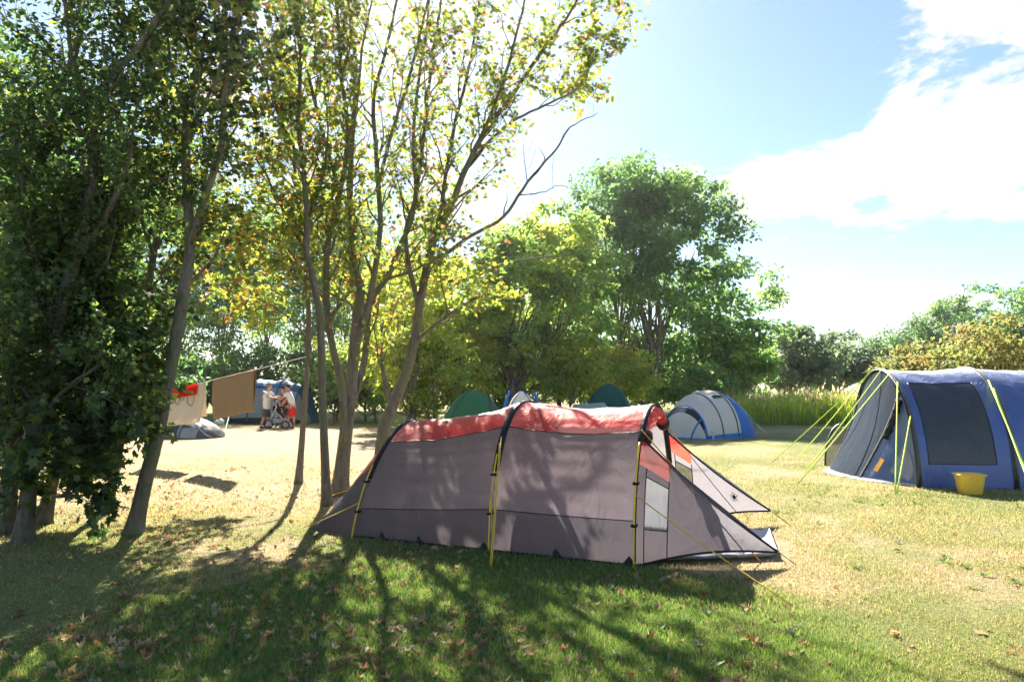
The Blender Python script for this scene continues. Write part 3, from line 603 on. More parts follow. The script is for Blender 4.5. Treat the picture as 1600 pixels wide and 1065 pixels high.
# far right: hedgerow, hill wood, orange scrub
for i, (px, d, top, rx, base, pal, lab) in enumerate((
    (1235, 58, 512, 3.6, .1, PAL_GREY, 'grey-green bush left of the pair beyond the tall grass'),
    (1305, 62, 520, 3.6, .1, PAL_GREY, 'grey-green bush right of the pair beyond the tall grass'),
    (1395, 95, 512, 5.5, .2, PAL_DK+PAL_GREY, 'hazy tree lowest on the distant wooded rise'),
    (1450, 90, 488, 5.2, .2, PAL_DK+PAL_GREY, 'hazy tree second up the distant wooded rise'),
    (1505, 86, 464, 5.0, .2, PAL_DK, 'dark tree third up the distant wooded rise'),
    (1560, 82, 444, 5.0, .2, PAL_DK, 'tallest dark tree of the distant wooded rise'),
    (1625, 78, 440, 5.0, .2, PAL_DK, 'dark tree cut by the right edge on the distant rise'),
    (1430, 40, 540, 2.2, .1, PAL_ORANGE, 'low yellow-green scrub above the blue tent\'s front hoop'),
    (1500, 36, 522, 2.4, .2, PAL_ORANGE, 'orange-tinted scrub above the middle of the blue tent'))):
    far_tree(lab, xat(px, d), d, hat(top, d), rx, base, pal, 100+i, 85, 120, .15 if d < 50 else .26, 2 if d < 50 else 1, name='bush' if d < 70 else 'hill_tree', tr=.1 if d < 60 else .2)
far_tree('autumn scrub tree with pale bare trunk above the blue tent, at the right edge', xat(1578, 32), 32, hat(492, 32), 2.3, 1.3, PAL_ORANGE, 120, 70, 75, .14, 3, bark='bark_pale', name='bush', tr=.13)

# tall meadow grass
n = 26000; d = rng.uniform(30, 38, n); px = rng.uniform(1130, 1640, n)+ (d-30)*-4; x = (px-CX)/FPX*d
h = rng.uniform(.55, 1.5, n)*(.35+1.15*fbm(x, d, .9)); a = rng.uniform(0, 2*np.pi, n); wd = rng.uniform(.012, .028, n); la = rng.uniform(0, 2*np.pi, n); ln = rng.uniform(.05, .7, n)*h
B0 = np.stack([x, d, np.full(n, -.02)], -1); sdv = np.stack([np.cos(a)*wd, np.sin(a)*wd, 0*a], -1); lean = np.stack([np.cos(la)*ln, np.sin(la)*ln, 0*a], -1)
mid = B0+lean*.25+np.stack([0*h, 0*h, h*.6], -1); tip = B0+lean+np.stack([0*h, 0*h, h], -1)
V = np.stack([B0-sdv, B0+sdv, mid+sdv*.7, mid-sdv*.7, tip], 1).reshape(-1, 3); o5 = np.arange(n)*5
c = pick_cols([(.24, .34, .06, 4), (.34, .40, .08, 3), (.15, .24, .05, 2), (.42, .38, .17, .6)], n, rng)
hd = rng.choice(n, 1100, replace=False); mb = MB()
mb.add(V, [np.stack([o5, o5+1, o5+2, o5+3], -1), np.stack([o5+3, o5+2, o5+4], -1)], np.repeat(c, 5, 0))
hv, hf, hc = scatter(OVAL*np.array((.5, 1, 1)), OF, tip[hd]-np.array((0, 0, .08)), np.stack([lean[hd][:, 0]*.4, lean[hd][:, 1]*.4, np.ones(len(hd))], -1), rng.normal(size=(len(hd), 3)), rng.uniform(.25, .45, len(hd)), pick_cols([(.42, .33, .20, 3), (.36, .26, .17, 2)], len(hd), rng))
mb.add(hv, hf, hc)
tag(mb.build('tall_grass', 'meadow_blade'), 'tall yellow-green meadow grass with seed heads behind the tents', 'tall grass', kind='stuff')

# ------------------------------------------------------------------ tunnel tent helper
class Loft:
    """hoops standing across an axis; point(s,t): s along the hoops, t round the arch from the near foot to the far foot"""
    def __init__(self, hoops, b, sag=.035, wr=.006, seed=0, smooth=False, lean=None):
        self.lean = lean or [0]*len(hoops)
        self.h = hoops; self.b = np.array((b[0], b[1], 0.)); self.sag = sag; self.wr = wr; self.smooth = smooth
        r = np.random.default_rng(seed); self.w = [(r.uniform(3, 16), r.uniform(3, 22), r.uniform(0, 6.28), r.uniform(.3, 1)) for _ in range(6)]+[(r.uniform(-4, 4), r.uniform(25, 60), r.uniform(0, 6.28), r.uniform(.2, .5)) for _ in range(6)]
    def point(self, s, t, grow=0):
        s = np.asarray(s, float); t = np.asarray(t, float); s, t = np.broadcast_arrays(s, t)
        H = np.array([(x, y, w_, h_, e) for x, y, w_, h_, e in self.h]); k = np.arange(len(H))
        if self.smooth: cols = [np.interp(s, np.linspace(0, len(H)-1, (len(H)-1)*6+1), catmull(H, 6)[:, i]) for i in range(5)]
        else: cols = [np.interp(s, k, H[:, i]) for i in range(5)]
        x, y, w_, h_, e = cols; fr = s-np.floor(s); sg = 1-self.sag*np.sin(np.pi*fr)*(0 if self.smooth else 1)
        ang = np.pi*t; ca, sa = np.cos(ang), np.sin(ang)
        lat = -np.sign(ca)*np.abs(ca)**(2/e)*w_/2; z = np.abs(sa)**(2/e)*h_
        sz = 1-(1-sg)*np.abs(sa)**.5; lat2 = lat*(1-(1-sg)*.8*np.abs(sa)**.6)
        wv = sum(a*np.sin(p*s*2+q*t*3+ph) for p, q, ph, a in self.w)*self.wr*np.sin(np.pi*np.clip(fr, 0, 1))**.5*np.abs(sa)**.3
        P = np.stack([x, y, z*sz], -1)+self.b*(lat2+w_/2)[..., None]
        P = P+np.array((self.b[1], -self.b[0], 0))*(np.interp(s, k, self.lean)*z)[..., None]
        nv = np.stack([self.b[0]*-ca, self.b[1]*-ca, sa], -1)
        return P+nv*(wv+grow)[..., None]
def hoop_tube(name, loft, s, t0, t1, r, mat, root, off, grow=.0, n=40, sides=6):
    t = np.linspace(t0, t1, n); return tube_obj(name, loft.point(np.full(n, s), t, np.full(n, grow)), r, mat, root, sides, off)
def hoop_band(name, loft, s, t0, t1, width, mat, root, off, grow=.008):
    fn = lambda u, v: loft.point(np.round(u*0+s)+0*u, v, grow)+u[:, None]*np.array((-loft.b[1], loft.b[0], 0))*-1
    return patch(name, lambda u, v: loft.point(np.full_like(u, s), v, np.full_like(u, grow))+u[:, None]*np.array((loft.b[1], -loft.b[0], 0)), -width/2, width/2, t0, t1, 3, 36, mat, root, off, .006)
def cord(name, a, b, r, mat, root, off, sag=.02):
    t = np.linspace(0, 1, 7)[:, None]; P = np.asarray(a)*(1-t)+np.asarray(b)*t; P[:, 2] -= sag*np.sin(np.pi*t[:, 0]); return tube_obj(name, P, r, mat, root, 5, off)

# ------------------------------------------------------------------ grey and red tunnel tent
A = np.array((.916, -.401, 0)); Bv = np.array((.401, .916, 0)); F0 = np.array((1.10, 6.23, 0))
def tp(a, b, z): return F0+A*a+Bv*b+np.array((0, 0, z))
e = 2.12
hoops = [(*tp(-3.80, .16, 0)[:2], 1.28, .03, 2.0), (*tp(-3.05, 0, 0)[:2], 1.66, 1.22, 1.95), (*tp(-1.43, 0, 0)[:2], 1.85, 1.45, e), (*F0[:2], 1.80, 1.43, e)]
lo = Loft(hoops, Bv[:2], .04, .0048, 3, lean=[0, .17, .0, .0]); off = F0.copy()
T = thing('tunnel_tent', 'grey and red three-hoop tunnel tent with yellow poles and open porch', 'tent', off)
TA, TB, TK = .305, .695, .084
for s in (1, 2):
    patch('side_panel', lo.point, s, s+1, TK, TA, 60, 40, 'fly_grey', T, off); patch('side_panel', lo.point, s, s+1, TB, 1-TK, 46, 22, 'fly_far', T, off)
    patch('skirt_panel', lo.point, s, s+1, 0, TK, 60, 16, 'fly_skirt', T, off); patch('skirt_panel', lo.point, s, s+1, 1-TK, 1, 46, 10, 'fly_skirt', T, off)
    patch('roof_panel', lo.point, s, s+1, TA, TB, 46, 26, 'fly_red', T, off)
    for tt in (TA, TB, TK):
        ss = np.linspace(s+.01, s+.99, 30); tube_obj('seam', lo.point(ss, np.full(30, tt), np.full(30, .003)), .0045, 'fly_dark', T, 4, off)
patch('rear_panel', lo.point, 0, 1, .0, .36, 16, 18, 'fly_skirt', T, off); patch('rear_panel', lo.point, 0, 1, .36, .64, 16, 14, 'fly_grey', T, off); patch('rear_panel', lo.point, 0, 1, .64, 1, 16, 18, 'fly_skirt', T, off)
patch('rear_vent', lambda u, v: lo.point(u, v, np.full_like(u, .02)), .62, .96, .22, .34, 6, 6, 'fly_red', T, off)
for s, w_ in ((1, .06), (2, .075), (3, .06)):
    hoop_band('pole_sleeve', lo, s, .17 if s < 3 else .27, .83, w_, 'fly_dark', T, off, .010)
    for t0, t1 in ((.79, 1.0), (0.0, .21 if s < 3 else .26)):
        po = hoop_tube('pole', lo, s, t0, t1, .0085, 'pole_yellow', T, off, .045, 22)
    for tt in (.075, .16):
        p = lo.point(np.array([float(s)]), np.array([tt]), np.array([.03]))[0]; V, f = box(p-off, (.05, .07, .022), -.41); build('pole_clip', V, f if isinstance(f, list) else [f], 'fly_dark', po)
hoop_tube('hem_tape', lo, 3, .01, .99, .010, 'fly_dark', T, off, .0, 50)
for a_ in (-2.7, -2.25, -1.5, -.75, -.05):
    p = tp(a_, -.005, 0); q = [p-A*.085, p+A*.085, p+np.array((0, 0, .10))]; V = np.array(q+[v-Bv*.012 for v in q])-off
    build('peg_loop', V, [np.array([(0, 1, 2), (5, 4, 3)]), np.array([(0, 3, 4, 1), (1, 4, 5, 2), (2, 5, 3, 0)])], 'fly_dark', T)
# hem line along the near foot
tube_obj('hem_tape', np.array([tp(-3.05+3.05*k_, -.004, .018) for k_ in np.linspace(0, 1, 12)]), .013, 'fly_dark', T, 5, off)
# porch wings
tipN = np.array((2.42, 6.30, .115)); tipF = np.array((3.07, 8.2, .15))
def wing(tip, t0, t1, bulge):
    def fn(u, v):
        t = t0+(t1-t0)*v; H = lo.point(np.full_like(t, 3.0), t); 
        lift = np.array((0, 0, 1.))[None]*(.0*u)[:, None]
        P = H*(1-u)[:, None]+tip[None]*u[:, None]+lift; k_ = np.sin(np.pi*u)*np.sin(np.pi*v)
        return P+bulge[None]*k_[:, None]+np.array((0, 0, -.05))*(np.sin(np.pi*u)*(v > .97))[:, None]+np.array((0, 0, .06))[None]*(np.sin(np.pi*u)*(1-v)**3)[:, None]
    return fn
wN = wing(tipN, .002, .285, Bv*.05); wF = wing(tipF, .998, .715, -Bv*.05)
def wing_parts(fn, win):
    us = [0, .075, .27, .97]; vs = [0, .22, .70, 1.0]
    patch('porch_wing', fn, .0, .06, 0, .74, 4, 24, 'fly_skirt', T, off); patch('porch_wing', fn, .06, .22, 0, .24, 10, 8, 'fly_skirt', T, off)
    patch('porch_wing', fn, .06, .22, .66, .74, 10, 5, 'fly_skirt', T, off); patch('porch_wing', fn, .22, .985, 0, 1.0, 30, 24, 'fly_skirt', T, off)
    patch('porch_wing', fn, .0, .22, .74, 1.0, 12, 8, 'fly_red', T, off)
    patch('window', fn, .06, .22, .24, .66, 10, 12, win, T, off)
    for v_, u0, r_ in ((1.0, 0, .011), (0.0, 0, .011)):
        u = np.linspace(u0, .99, 30); tube_obj('piping', fn(u, np.full(30, v_)), r_, 'fly_dark', T, 5, off)
    for u_ in (.06, .22):
        v = np.linspace(0, .74, 16); tube_obj('piping', fn(np.full(16, u_), v), .005, 'fly_dark', T, 4, off)
    for v_ in (.24, .66):
        u = np.linspace(.06, .22, 8); tube_obj('piping', fn(u, np.full(8, v_)), .005, 'fly_dark', T, 4, off)
wing_parts(wN, 'clear_plastic'); wing_parts(wF, 'mesh_black')
# sun emblem on the far wing
pe = wF(np.array([.62]), np.array([.5]))[0]; tu = nrm(wF(np.array([.66]), np.array([.5]))[0]-pe); tv = nrm(wF(np.array([.62]), np.array([.56]))[0]-pe); nn_ = nrm(np.cross(tu, tv)); nn_ = nn_*(-1 if np.dot(nn_, Bv) > 0 else 1)
mb = MB(); a = np.arange(12)/12*2*np.pi; mb.add(pe+nn_*.012-off+.028*(np.cos(a)[:, None]*tu+np.sin(a)[:, None]*tv), np.arange(12)[None])
for k_ in range(10):
    an = k_/10*2*np.pi; dv = math.cos(an)*tu+math.sin(an)*tv; pv = -math.sin(an)*tu+math.cos(an)*tv
    mb.add(np.array([pe+dv*.036-pv*.009, pe+dv*.036+pv*.009, pe+dv*(.075 if k_ % 2 else .06)])+nn_*.012-off, np.array([(0, 1, 2)]))
mb.build('emblem', 'fly_dark', T)
# rolled-up door under the front hoop, straps, inner tent, groundsheet
tt = np.linspace(.30, .66, 26); P = lo.point(np.full(26, 3.0), tt, np.full(26, -.085))+A*.015
rd = tube_obj('rolled_door', P, .050+.012*np.sin(np.arange(26)*1.7)+.010*np.sin(np.arange(26)*.9+1), 'fly_red', T, 12, off)
for tt in (.31, .64):
    p = lo.point(np.array([3.0]), np.array([tt]), np.array([-.085]))[0]+A*.015; d_ = lo.point(np.array([3.0]), np.array([tt+.02]), np.array([-.085]))[0]+A*.015-p
    tube_obj('door_strap', np.array([p-d_*.9, p, p+d_*.9]), np.array([.062, .072, .062]), 'fly_dark', rd, 14, off)
lin = Loft([(*(tp(-1.35, .22, 0))[:2], 1.45, 1.18, e), (*(tp(-1.30, .22, 0))[:2], 1.45, 1.18, e)], Bv[:2], 0, 0, 5)
def front_panel(u, v):
    H = lin.point(np.zeros_like(v), v); base_ = np.array((*(tp(-1.28, .9, 0))[:2], .02)); return H*u[:, None]+base_[None]*(1-u)[:, None]+A[None]*(.04*np.sin(9*v+4*u))[:, None]
patch('inner_tent', front_panel, .02, 1, 0, 1, 14, 40, 'inner_white', T, off)
gs = [tp(-.03, .02, .012), tp(-.03, 1.78, .012), np.array((2.89, 7.80, .012)), np.array((2.50, 6.52, .012))]
def sheet(u, v):
    P = (gs[0][None]*((1-u)*(1-v))[:, None]+gs[1][None]*((1-u)*v)[:, None]+gs[2][None]*(u*v)[:, None]+gs[3][None]*(u*(1-v))[:, None])
    z = .012+.05*np.clip(1-v/.06, 0, 1)+.012*np.abs(np.sin(u*13+v*4)*np.sin(v*9+u*3))+.03*np.clip((u-.93)/.07, 0, 1); P[:, 2] = z; return P
patch('groundsheet', sheet, 0, 1, 0, 1, 40, 34, 'groundsheet_grey', T, off, .004)
# cords
hp = lambda s, t, g=.04: lo.point(np.array([float(s)]), np.array([t]), np.array([g]))[0]
cord('guy_line', hp(3, .135), gnd(1246, 950), .0055, 'cord_yellow', T, off); cord('guy_line', hp(3, .30), gnd(1190, 878), .006, 'cord_orange', T, off)
cord('guy_line', hp(2, .26), gnd(768, 888), .005, 'cord_yellow', T, off, 0); cord('guy_line', hp(2, .24), gnd(762, 888)+np.array((.02, .01, 0)), .005, 'cord_yellow', T, off, 0)
cord('guy_line', hp(2, .12), gnd(768, 872)+np.array((0, 0, .28)), .005, 'cord_orange', T, off, 0)
cord('guy_line', hp(1, .10), gnd(448, 833), .005, 'cord_yellow', T, off); cord('guy_line', hp(1, .80), gnd(490, 783), .005, 'cord_yellow', T, off)
cord('guy_line', hp(3, .70), np.array((2.9, 8.5, 0)), .005, 'cord_orange', T, off); cord('guy_line', hp(2, .76), tp(-1.4, 2.9, 0), .005, 'cord_yellow', T, off)
cord('guy_line', tipN, gnd(1244, 882), .004, 'cord_dark', T, off, 0); cord('guy_line', tipF, gnd(1240, 824), .004, 'cord_dark', T, off, 0)

# ------------------------------------------------------------------ large blue tent
A2 = np.array((.989, -.146, 0)); B2 = np.array((.146, .989, 0)); Q0 = np.array((6.57, 11.15, 0))
def bp(a, b, z=0): return Q0+A2*a+B2*b+np.array((0, 0, z))
hb = [(*bp(0, 0)[:2], 3.0, 1.93, 2.15), (*bp(1.44, 0)[:2], 3.0, 1.96, 2.15), (*bp(2.95, 0)[:2], 3.0, 1.93, 2.15), (*bp(4.3, 0)[:2], 3.0, 1.88, 2.15), (*bp(5.1, .5)[:2], 2.0, .05, 2.0)]
lb = Loft(hb, B2[:2], .018, .003, 9); off = Q0.copy()
BT = thing('tunnel_tent', 'large blue tunnel tent with charcoal side panel and lime guy lines', 'tent', off)
for s in range(4):
    near = 'tent_charcoal' if s == 0 else 'tent_blue'
    if s == 0:
        patch('side_panel', lb.point, .12, .82, .055, .335, 40, 30, near, BT, off)
        patch('side_border', lb.point, 0, .12, 0, .335, 8, 30, 'tent_blue', BT, off); patch('side_border', lb.point, .82, 1, 0, .335, 10, 30, 'tent_blue', BT, off); patch('side_border', lb.point, .12, .82, 0, .055, 40, 6, 'tent_blue', BT, off)
    else: patch('side_panel', lb.point, s, s+1, 0, .335, 40, 30, near, BT, off)
    patch('roof_panel', lb.point, s, s+1, .335, .66, 40, 26, 'tent_blue', BT, off); patch('side_panel', lb.point, s, s+1, .66, 1, 40, 26, 'tent_blue', BT, off)
for s in range(4):
    hoop_band('pole_sleeve', lb, s, 0, 1, .085, 'tent_charcoal', BT, off, .012); hoop_tube('pole', lb, s, .02, .98, .013, 'tent_darkgrey', BT, off, .022, 40)
for tt in (.055, .335):
    ss = np.linspace(.12, .82, 24); tube_obj('seam', lb.point(ss, np.full(24, tt), np.full(24, .004)), .006, 'fly_dark', BT, 4, off)
for ss in (.12, .82):
    tt = np.linspace(.055, .335, 24); tube_obj('seam', lb.point(np.full(24, ss), tt, np.full(24, .004)), .006, 'fly_dark', BT, 4, off)
# porch front: three panels from the hoop down to a bowed foot line
fr_pts = np.array([bp(0, 0), np.array((6.05, 12.20, 0)), np.array((6.22, 13.55, 0)), bp(0, 3.0)]); fcurve = catmull(fr_pts, 12); ft = np.linspace(0, 1, len(fcurve))
fr_arc = lambda v: np.stack([np.interp(v, ft, fcurve[:, i]) for i in range(3)], -1)
def front(u, v):
    H = lb.point(np.zeros_like(v), v); G_ = fr_arc(v); P = H*(1-u)[:, None]+G_*u[:, None]
    return P+(-A2)[None]*(-.10*np.sin(np.pi*u)*np.sin(np.pi*v))[:, None]+(-A2)[None]*(.012*np.sin(16*v+5*u))[:, None]
patch('porch_panel', front, 0, 1, .0, .30, 24, 20, 'tent_paleblue', BT, off); patch('porch_door', front, 0, 1, .30, .72, 24, 26, 'tent_greyblue', BT, off); patch('porch_panel', front, 0, 1, .72, 1, 24, 16, 'tent_blue', BT, off)
patch('window', lambda u, v: front(u, v)-A2*.02+B2*-.01, .30, .80, .06, .17, 12, 8, 'clear_plastic', BT, off)
for v_ in (.30, .72):
    u = np.linspace(0, 1, 24); tube_obj('zip', front(u, np.full(24, v_))-A2*.012, .02, 'tent_charcoal', BT, 5, off)
# rolled door bundle beside the zip
u = np.linspace(.05, .5, 14); tube_obj('rolled_door', front(u, np.full(14, .27))-A2*.05, .05+.012*np.sin(np.arange(14)*2), 'fly_dark', BT, 8, off)
# open far door flap with black edging, standing out from the porch
fl0 = bp(-.05, 2.9); arc = np.array([fl0+np.array((-.75*math.sin(t)*.9-.2*t, .45, .95*math.sin(t)+.02)) if False else fl0+np.array((-.36*math.cos(t)*1.0-.1, .25, .85*math.sin(t))) for t in np.linspace(0, np.pi/2, 12)])
V = np.vstack([fl0[None], arc]); build('door_flap', V-off, [np.array([(0, i, i+1) for i in range(1, 12)])], 'mesh_black', BT); tube_obj('door_edging', arc, .02, 'tent_charcoal', BT, 5, off)
# pale mud skirt at the foot
vv = np.linspace(0, 1, 30); inner = fr_arc(vv)+np.array((0, 0, .05)); outer = fr_arc(vv)+(-A2)*(.10+.05*np.sin(vv*14))[:, None]*np.sin(np.pi*vv)[:, None]+np.array((0, 0, .012))
build('mud_skirt', np.vstack([inner, outer])-off, [np.array([(i, i+1, 31+i, 30+i) for i in range(29)])], 'inner_white', BT, True)
# orange flash on the porch panel
V = np.array([front(np.array([u]), np.array([v]))[0]-A2*.025-B2*.012 for u, v in ((.70, .22), (.70, .245), (.86, .245), (.86, .22))]); build('logo_patch', V-off, [np.array([(0, 1, 2, 3)])], 'cord_orange', BT)
hq = lambda s, t, g=.03: lb.point(np.array([float(s)]), np.array([t]), np.array([g]))[0]
for a_, g_ in ((hq(0, .40), gnd(1246, 756)), (hq(0, .56), gnd(1206, 722)), (hq(0, .60), gnd(1250, 712)), (hq(0, .47), gnd(1258, 738)), (hq(0, .33), gnd(1399, 772)), (hq(0, .19), gnd(1399, 772)+np.array((.02, 0, 0))), (hq(1, .33), gnd(1632, 800)), (hq(1, .29), gnd(1626, 802))):
    cord('guy_line', a_, g_, .011, 'cord_lime', BT, off, .01)

# yellow washing-up bowl / bucket
p = gnd(1516, 771); bk = thing('bucket', 'yellow plastic bucket standing by the blue tent wall', 'bucket', p)
def rrect(w_, d_, r_, z, n=5):
    o = []
    for cx, cy, a0 in ((w_/2-r_, d_/2-r_, 0), (-w_/2+r_, d_/2-r_, 90), (-w_/2+r_, -d_/2+r_, 180), (w_/2-r_, -d_/2+r_, 270)):
        for i in range(n): a = R(a0+90*i/(n-1)); o.append((cx+r_*math.cos(a), cy+r_*math.sin(a), z))
    return np.array(o)
rings = [rrect(.27, .24, .07, 0), rrect(.29, .26, .075, .012), rrect(.36, .32, .085, .275), rrect(.375, .335, .09, .285), rrect(.41, .37, .10, .287), rrect(.415, .375, .10, .300), rrect(.375, .335, .09, .304), rrect(.35, .31, .08, .29), rrect(.28, .25, .07, .02)]
V = np.vstack(rings); m = len(rings[0]); F = [np.array([(i*m+j, i*m+(j+1) % m, (i+1)*m+(j+1) % m, (i+1)*m+j) for i in range(len(rings)-1) for j in range(m)]), np.arange(m)[::-1][None], (np.arange(m)+(len(rings)-1)*m)[None]]
build('tub', V, F, 'bucket_yellow', bk, True)
V, f = box((0, -.165, .25), (.10, .012, .03)); build('grip', V, [f], 'bucket_yellow', bk)
bk.rotation_euler.z = R(-12)

# ------------------------------------------------------------------ pop-up tent, white and blue
P0 = gnd(1113, 687); ax3 = nrm(np.array((.84, .55, 0))); bx3 = np.array((-ax3[1], ax3[0], 0)); 
def pp(a, b=0): return P0+ax3*a*.98+bx3*b
sec = [(*pp(-.05, .15)[:2], 1.9, 1.02, 2.0), (*pp(.55, .0)[:2], 2.3, 1.42, 2.0), (*pp(1.25, 0)[:2], 2.35, 1.5, 2.0), (*pp(1.95, .05)[:2], 2.15, 1.30, 2.0), (*pp(2.55, .3)[:2], 1.7, .75, 2.0), (*pp(2.95, .7)[:2], .7, .06, 2.0)]
lp = Loft(sec, bx3[:2], .0, .004, 13, True); off = P0.copy()
PT = thing('popup_tent', 'white and bright blue pop-up tent beside the tall grass', 'tent', off)
patch('flysheet', lp.point, 0, 2.0, 0.002, .998, 30, 40, 'tent_white', PT, off); patch('rear_flysheet', lp.point, 2.3, 5, 0, 1, 24, 36, 'tent_brightblue', PT, off)
patch('flysheet', lp.point, 2.0, 2.3, .002, .998, 16, 40, 'tent_white', PT, off)
patch('roof_panel', lambda u, v: lp.point(u, v, np.full_like(u, .015)), 1.2, 2.6, .40, .62, 14, 14, 'tent_beige', PT, off)
patch('hem', lambda u, v: lp.point(u, v, np.full_like(u, .008)), 0, 2.3, .004, .035, 30, 4, 'tent_skyblue', PT, off)
patch('logo_band', lambda u, v: lp.point(u, v, np.full_like(u, .014)), 1.3, 1.95, .32, .36, 10, 4, 'fly_dark', PT, off)
for s_, mt in ((0, 'tent_skyblue'), (1.0, 'tent_darkgrey'), (2.05, 'tent_darkgrey'), (2.3, 'tent_skyblue')):
    hoop_tube('hoop', lp, s_, .01, .99, .022, mt, PT, off, .006, 40)
def pfront(u, v):
    H = lp.point(np.zeros_like(v), v); c0 = np.array((*pp(-.42, 1.05)[:2], .02)); base_ = pp(-.05, .15)[None]*(1-v)[:, None]+pp(-.05, 2.05)[None]*v[:, None]-ax3[None]*(.45*np.sin(np.pi*v))[:, None]
    return H*(1-u)[:, None]+base_*u[:, None]-ax3[None]*(.06*np.sin(np.pi*u))[:, None]
patch('door_panel', pfront, .2, 1, .02, .98, 16, 26, 'tent_white', PT, off); patch('mesh_panel', pfront, .02, .2, .12, .88, 6, 26, 'fly_dark', PT, off)
tube_obj('door_zip', pfront(np.linspace(0, 1, 16), np.full(16, .22)), .028, 'tent_skyblue', PT, 5, off); tube_obj('door_hem', pfront(np.full(26, .985), np.linspace(0, 1, 26)), .035, 'tent_skyblue', PT, 5, off)
hp3 = lambda s, t: lp.point(np.array([float(s)]), np.array([t]), np.array([.01]))[0]
for a_, g_ in ((hp3(1.0, .3), gnd(1114, 687)), (hp3(1.1, .2), gnd(1114, 687)), (hp3(3.2, .3), gnd(1196, 676)), (hp3(4, .3), gnd(1198, 677)), (hp3(0, .7), pp(-1.1, 2.4)), (hp3(3.5, .6), pp(3.9, 2.2))):
    cord('guy_line', a_, g_, .009, 'cord_white', PT, off, 0)
# clear water canister in front of it
p = gnd(1107, 686); jg = thing('water_canister', 'clear water canister standing in front of the white pop-up tent', 'canister', p)
V, f = box((0, 0, .125), (.26, .2, .25)); build('body', V, [f], 'clear_jug', jg); V, f = tube(np.array([(0.06, 0, .25), (0.06, 0, .29)]), .035, 10); build('cap', V, f, 'blue_plastic', jg)
V, f = tube(catmull([(-.08, 0, .25), (-.05, 0, .30), (.0, 0, .30), (.02, 0, .25)], 4), .012, 6); build('handle', V, f, 'white_plastic', jg)

# ------------------------------------------------------------------ small domes
def dome(name, label, px, pyb, w_px, top_py, mat, ang, d, vest=None, seed=0, trim='tent_darkgrey', n_=2.0):
    x0 = xat(px, d); h_ = hat(top_py, d); L_ = w_px/FPX*d; c0 = np.array((x0, d, 0)); a = np.array((math.cos(ang), math.sin(ang), 0)); b = np.array((-a[1], a[0], 0))
    W = L_*.75; q = lambda s_: (c0+a*s_*L_-b*W/2)
    sec = [(*(q(-.5)+b*W*.4)[:2], W*.2, .04, n_), (*(q(-.42)+b*W*.17)[:2], W*.66, h_*.45, n_), (*(q(-.24)+b*W*.04)[:2], W*.92, h_*.85, n_), (*q(0)[:2], W, h_, n_), (*(q(.24)+b*W*.04)[:2], W*.92, h_*.85, n_), (*(q(.42)+b*W*.17)[:2], W*.66, h_*.45, n_), (*(q(.5)+b*W*.4)[:2], W*.2, .04, n_)]
    lf = Loft(sec, b[:2], 0, .006, seed, True); T_ = thing(name, label, 'tent', c0)
    patch('flysheet', lf.point, 0, 6, 0, 1, 40, 36, mat, T_, c0)
    for k_ in (0, 1):      # crossed poles
        s_ = np.linspace(.4, 5.6, 40); t_ = .06+.88*(np.linspace(0, 1, 40) if k_ else np.linspace(1, 0, 40)); tube_obj('pole_sleeve', lf.point(s_, t_, np.full(40, .006)), .018, trim, T_, 5, c0)
    if vest:
        vp, vmat, vr = vest; s_ = np.full(24, vp); t_ = np.linspace(.02, .98, 24)*.55
        hoop_tube('door_edging', lf, vp, .02, .55, .03, trim, T_, c0, .02, 24)
        patch('door_panel', lambda u, v: lf.point(u, v, np.full_like(u, .015)), vp+.12, vp+.95, .02, .40, 12, 14, vmat, T_, c0)
    return T_, lf, c0
dome('dome_tent', 'bright green dome tent behind the red roof', 740, 640, 104, 610, 'tent_green', R(12), 23.5, (3.9, 'tent_green', 0), 31)
T_, lf, c0 = dome('dome_tent', 'dark teal green dome tent at the foot of the tall ash', 950, 640, 88, 600, 'tent_teal', R(-8), 25.0, None, 32, 'tent_teal')
hx = c0+np.array((-.62, -.92, 0))
V = np.array([(-.75, 0, 1.02), (.35, 0, 1.10), (.5, -.55, .80), (-.9, -.55, .78)])+hx; build('awning', V-c0, [np.array([(0, 1, 2, 3)])], 'tent_teal', T_)
V, f = box((hx-c0)+np.array((-.15, .05, .42)), (.95, .03, .78)); build('doorway', V, [f], 'mesh_black', T_); tube_obj('awning_pole', np.array([hx+np.array((.45, -.54, 0)), hx+np.array((.45, -.54, .8))]), .014, 'metal_pale', T_, 5, c0)
T_, lf, c0 = dome('dome_tent', 'small pale tent with blue edges peeping over the red roof', 815, 650, 62, 612, 'tent_white', R(0), 22.0, None, 33, 'tent_skyblue')
for sx_ in (-.42, .42):
    tube_obj('blue_pole', catmull([c0+np.array((sx_*1.5, -.3, .3)), c0+np.array((sx_*1.25, -.3, 1.1)), c0+np.array((sx_*.9, -.25, 1.5))], 4), .05, 'tent_skyblue', T_, 6, c0)
T_, lf, c0 = dome('dome_tent', 'small low grey dome tent with pink squiggles under the hanging towels', 290, 682, 122, 650, 'tent_darkgrey', R(-6), 22.4, (3.6, 'tent_steel', 0), 34, 'tent_steel')
for k_ in range(3):
    s_ = np.linspace(1.1+k_*.75, 1.5+k_*.75, 14); t_ = .30+.06*np.sin(np.linspace(0, 6, 14)+k_)+.03*k_; tube_obj('squiggle', lf.point(s_, t_, np.full(14, .008)), .035, 'tent_pink', T_, 5, c0)
